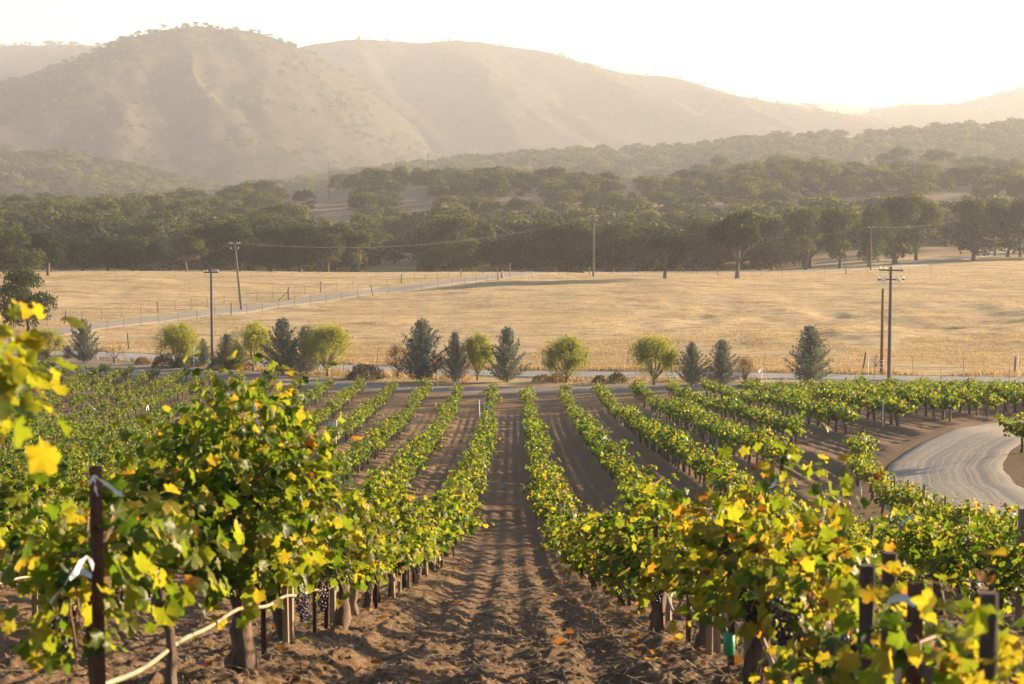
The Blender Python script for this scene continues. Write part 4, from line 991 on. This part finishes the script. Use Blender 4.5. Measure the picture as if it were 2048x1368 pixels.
# loose silver bird tapes tied along the rows
far_v = [s for s in INDIV if s[2] > 45 and abs(s[1]) < .24 * s[2]]
for i in range(26):
    k, x, y, c = far_v[int(g.integers(len(far_v)))]
    thing("flagging_tape", f"silver tape streamer, {ordinal(i + 1)} of those fluttering, on the {side_name(k)}", "tape", (x, y, float(H(x, y)) + g.uniform(.7, 1.2)), g.random() * 6, g.uniform(2, 3.2), "silver tape streamers", TAPES[i % 6])
for i, (px, py, D, lab) in enumerate([(505, 825, 10.0, "blue silver tape on the tall shoots of the big vine"), (1563, 985, 9.0, "blue silver tape on the tall shoots of the browning vine")]):
    P = at_depth(px, py, D); thing("flagging_tape", lab, "tape", P, 2, .55, "silver tape streamers", TAPES[i + 1])

# ------------------------------------------------------------------ drip hoses
def hose(k, y0, y1, hgt, amp, lab, r=.011):
    ys = np.arange(y0, y1, .22); gg = np.random.default_rng(600 + k); x = ROWS[k] + .03 + .012 * np.sin(ys * 1.3 + k)
    zz = H(x, ys) + hgt + amp * (np.sin(ys * 2 * pi / 1.9 + k) + .5 * np.sin(ys * 2.1)) 
    mb = MB(); add_tube(mb, np.c_[x, ys, zz], r, 6); thing("drip_hose", lab, "hose", (0, 0, 0), 0, 1, "drip irrigation hoses", mb.mesh("drip_hose", M["hose"]))
hose(-1, 6.0, 60, .36, .012, "tan drip hose strung low along the row left of the alley", .0105)
hose(1, 7.5, 60, .27, .05, "pale wavy drip hose sagging along the row right of the alley", .013)
for k in (-2, -3, 2, 3): hose(k, 12, 110, .4, .02, f"thin drip hose strung along the {side_name(k)}")
for k in (6, 7, 8): hose(k, 86 + (k - 6) * 4, 140, .4, .02, f"thin drip hose strung along the {side_name(k)}", .014)

# ------------------------------------------------------------------ ground litter: clods, straw, weeds, dry grass
g = np.random.default_rng(77)
bm = bmesh.new(); bmesh.ops.create_icosphere(bm, subdivisions=2, radius=1); IV = np.array([v.co[:] for v in bm.verts]); IF = np.array([[v.index for v in f.verts] for f in bm.faces]); bm.free()
clods = [IV * (1 + .55 * fbm(IV[:, 0] * 1.7 + i * 9, IV[:, 1] * 1.7 + IV[:, 2] * 2.3, i, 3))[:, None] * [1, .85, .62] for i in range(8)]
mb = MB()
for i in range(5200):
    y = 7.5 * (40 / 7.5) ** (g.random() ** 1.1); x = g.uniform(-.30, .30) * y; s = .006 + .026 * g.random() ** 4
    a = g.random() * 6.28; z = float(H(x, y)) + float(soil_detail(np.array(x), np.array(y)))
    V = clods[i % 8] * s; mb.add(np.c_[V[:, 0] * cos(a) - V[:, 1] * sin(a), V[:, 0] * sin(a) + V[:, 1] * cos(a), V[:, 2]] + [x, y, z], IF)
structure("soil_clods", mb.mesh("soil_clods", M["clod"]), "stuff", "loose clods of brown earth scattered over the ploughed ground", "soil")
def blades(n, xs, ys, zs, h0, h1, lean, wd, tint):
    b = np.stack([xs, ys, zs], 1); a = g.random(n) * 6.28; hgt = g.uniform(h0, h1, n)
    d = np.stack([np.cos(a) * lean * g.random(n), np.sin(a) * lean * g.random(n), np.ones(n)], 1) * hgt[:, None]
    u = np.stack([-np.sin(a + g.normal(size=n)), np.cos(a), 0 * a], 1) * np.broadcast_to(wd, (n,))[:, None]
    V = np.stack([b - u, b + u, b + d], 1).reshape(-1, 3); return V, np.arange(3 * n).reshape(n, 3), np.repeat(tint, 3)
n = 15000; y = 7.5 * (45 / 7.5) ** (g.random(n)); x = g.uniform(-.3, .3, n) * y; z = H(x, y) + soil_detail(x, y) + .012
a = g.random(n) * 6.28; L = g.uniform(.02, .09, n); dv = np.stack([np.cos(a), np.sin(a), g.normal(size=n) * .25], 1) * L[:, None]; w = np.stack([-np.sin(a), np.cos(a), 0 * a], 1) * .003
b = np.stack([x, y, z], 1); V = np.stack([b - w, b + w, b + dv + w, b + dv - w], 1).reshape(-1, 3)
mb = MB(); mb.add(V, np.arange(4 * n).reshape(n, 4)); structure("straw_litter", mb.mesh("straw_litter", M["straw"], False), "stuff", "bits of dry straw and twigs littering the ploughed ground", "straw")
n = 700; k = g.integers(0, 6, n); xr = np.array([ROWS[q] for q in (-3, -2, -1, 1, 2, 3)])[k]; y = 8 * (40 / 8) ** g.random(n); x = xr + g.normal(size=n) * .45
P = np.stack([x, y, H(x, y) + soil_detail(x, y) + .02], 1); mb = MB()
leaves(mb, g, P, np.c_[g.normal(size=(n, 2)), .15 * g.normal(size=n)], norm(np.c_[.35 * g.normal(size=(n, 2)), np.ones(n)]), g.uniform(.05, .09, n), np.clip(g.normal(.92, .09, n), .6, 1), LEAF_MID)
structure("fallen_leaves", mb.mesh("fallen_leaves", M["vine"], False), "stuff", "yellow and brown vine leaves fallen along the rows", "leaves")
# thin weeds in the alley and on the berms
mb = MB(); cl = [(0.0, 17), (-.05, 19), (.1, 21), (.75, 17.5), (.85, 19), (-.2, 24), (-1.0, 22), (-.95, 28), (.1, 14.5), (.55, 15), (-2.2, 14), (-2.6, 17), (2.2, 15), (3.0, 20), (-1.1, 33)]
cl += [(ROWS[int(k)] + g.normal() * .4, g.uniform(14, 120)) for k in g.integers(-6, 6, 60) if int(k) != 0]
for cx, cy_ in cl:
    m_ = 26; xs = cx + g.normal(size=m_) * .13; ys = cy_ + g.normal(size=m_) * .35; zs = H(xs, ys) + soil_detail(xs, ys)
    mb.add(*blades(m_, xs, ys, zs, .03, .15, .8, .0022, np.clip(g.normal(.7, .25, m_), 0, 1)))
structure("weeds", mb.mesh("weeds", M["weed"], False), "stuff", "thin dry weeds growing between the vine rows", "weeds")
# dry grass tufts over the field, denser by the roadside
mb = MB(); n = 70000; y = np.concatenate([160 + 165 * g.random(45000) ** 1.2, 165 + 45 * g.random(25000)]); x = g.uniform(-.29, .29, n) * y
d = np.minimum(np.minimum(pline_dist(x, y, ROAD_T1[::4]), pline_dist(x, y, ROAD_T2[::4])), pline_dist(x, y, ROAD_T3[::4]))
keep = (d > .5) & (y > vine_end(x) + 4) & (vnoise(x / 9, y / 9, 61) > -.25); x, y = x[keep], y[keep]; n = len(x)
side = np.clip(1.6 - np.abs(pline_dist(x, y, ROAD_T2[::4]) - 2.0) * .5, 0, 1)
for q in range(3):
    xs = x + g.normal(size=n) * .15; ys = y + g.normal(size=n) * .15
    hgt = .12 + .45 * side * g.random(n)
    V, F, T = blades(n, xs, ys, H(xs, ys) - .02, .6, 1.3, .6, .05, np.clip(g.normal(.5, .25, n), 0, 1))
    V = V.reshape(n, 3, 3); V[:, 2] = V[:, :2].mean(1) + (V[:, 2] - V[:, :2].mean(1)) * hgt[:, None]; mb.add(V.reshape(-1, 3), F, T)
structure("dry_grass", mb.mesh("dry_grass", M["grass"], False), "stuff", "short golden dry grass covering the field and the road verges", "grass")

# ------------------------------------------------------------------ haze over the valley
def haze():
    mb = MB(); add_box(mb, (0, 4300, 91), (9000, 9600, 286)); me = mb.mesh("haze", None, False)
    m = bpy.data.materials.new("haze_air"); m.use_nodes = True; nt = m.node_tree
    nt.nodes.remove(nt.nodes["Principled BSDF"]); v = nt.nodes.new("ShaderNodeVolumePrincipled")
    v.inputs["Color"].default_value = (0.77, 0.80, 0.88, 1); v.inputs["Density"].default_value = 0.00021; v.inputs["Anisotropy"].default_value = 0.30
    nt.links.new(v.outputs[0], nt.nodes["Material Output"].inputs["Volume"]); me.materials.append(m)
    structure("haze", me, "stuff", "pale evening haze hanging over the valley", "haze")
haze()
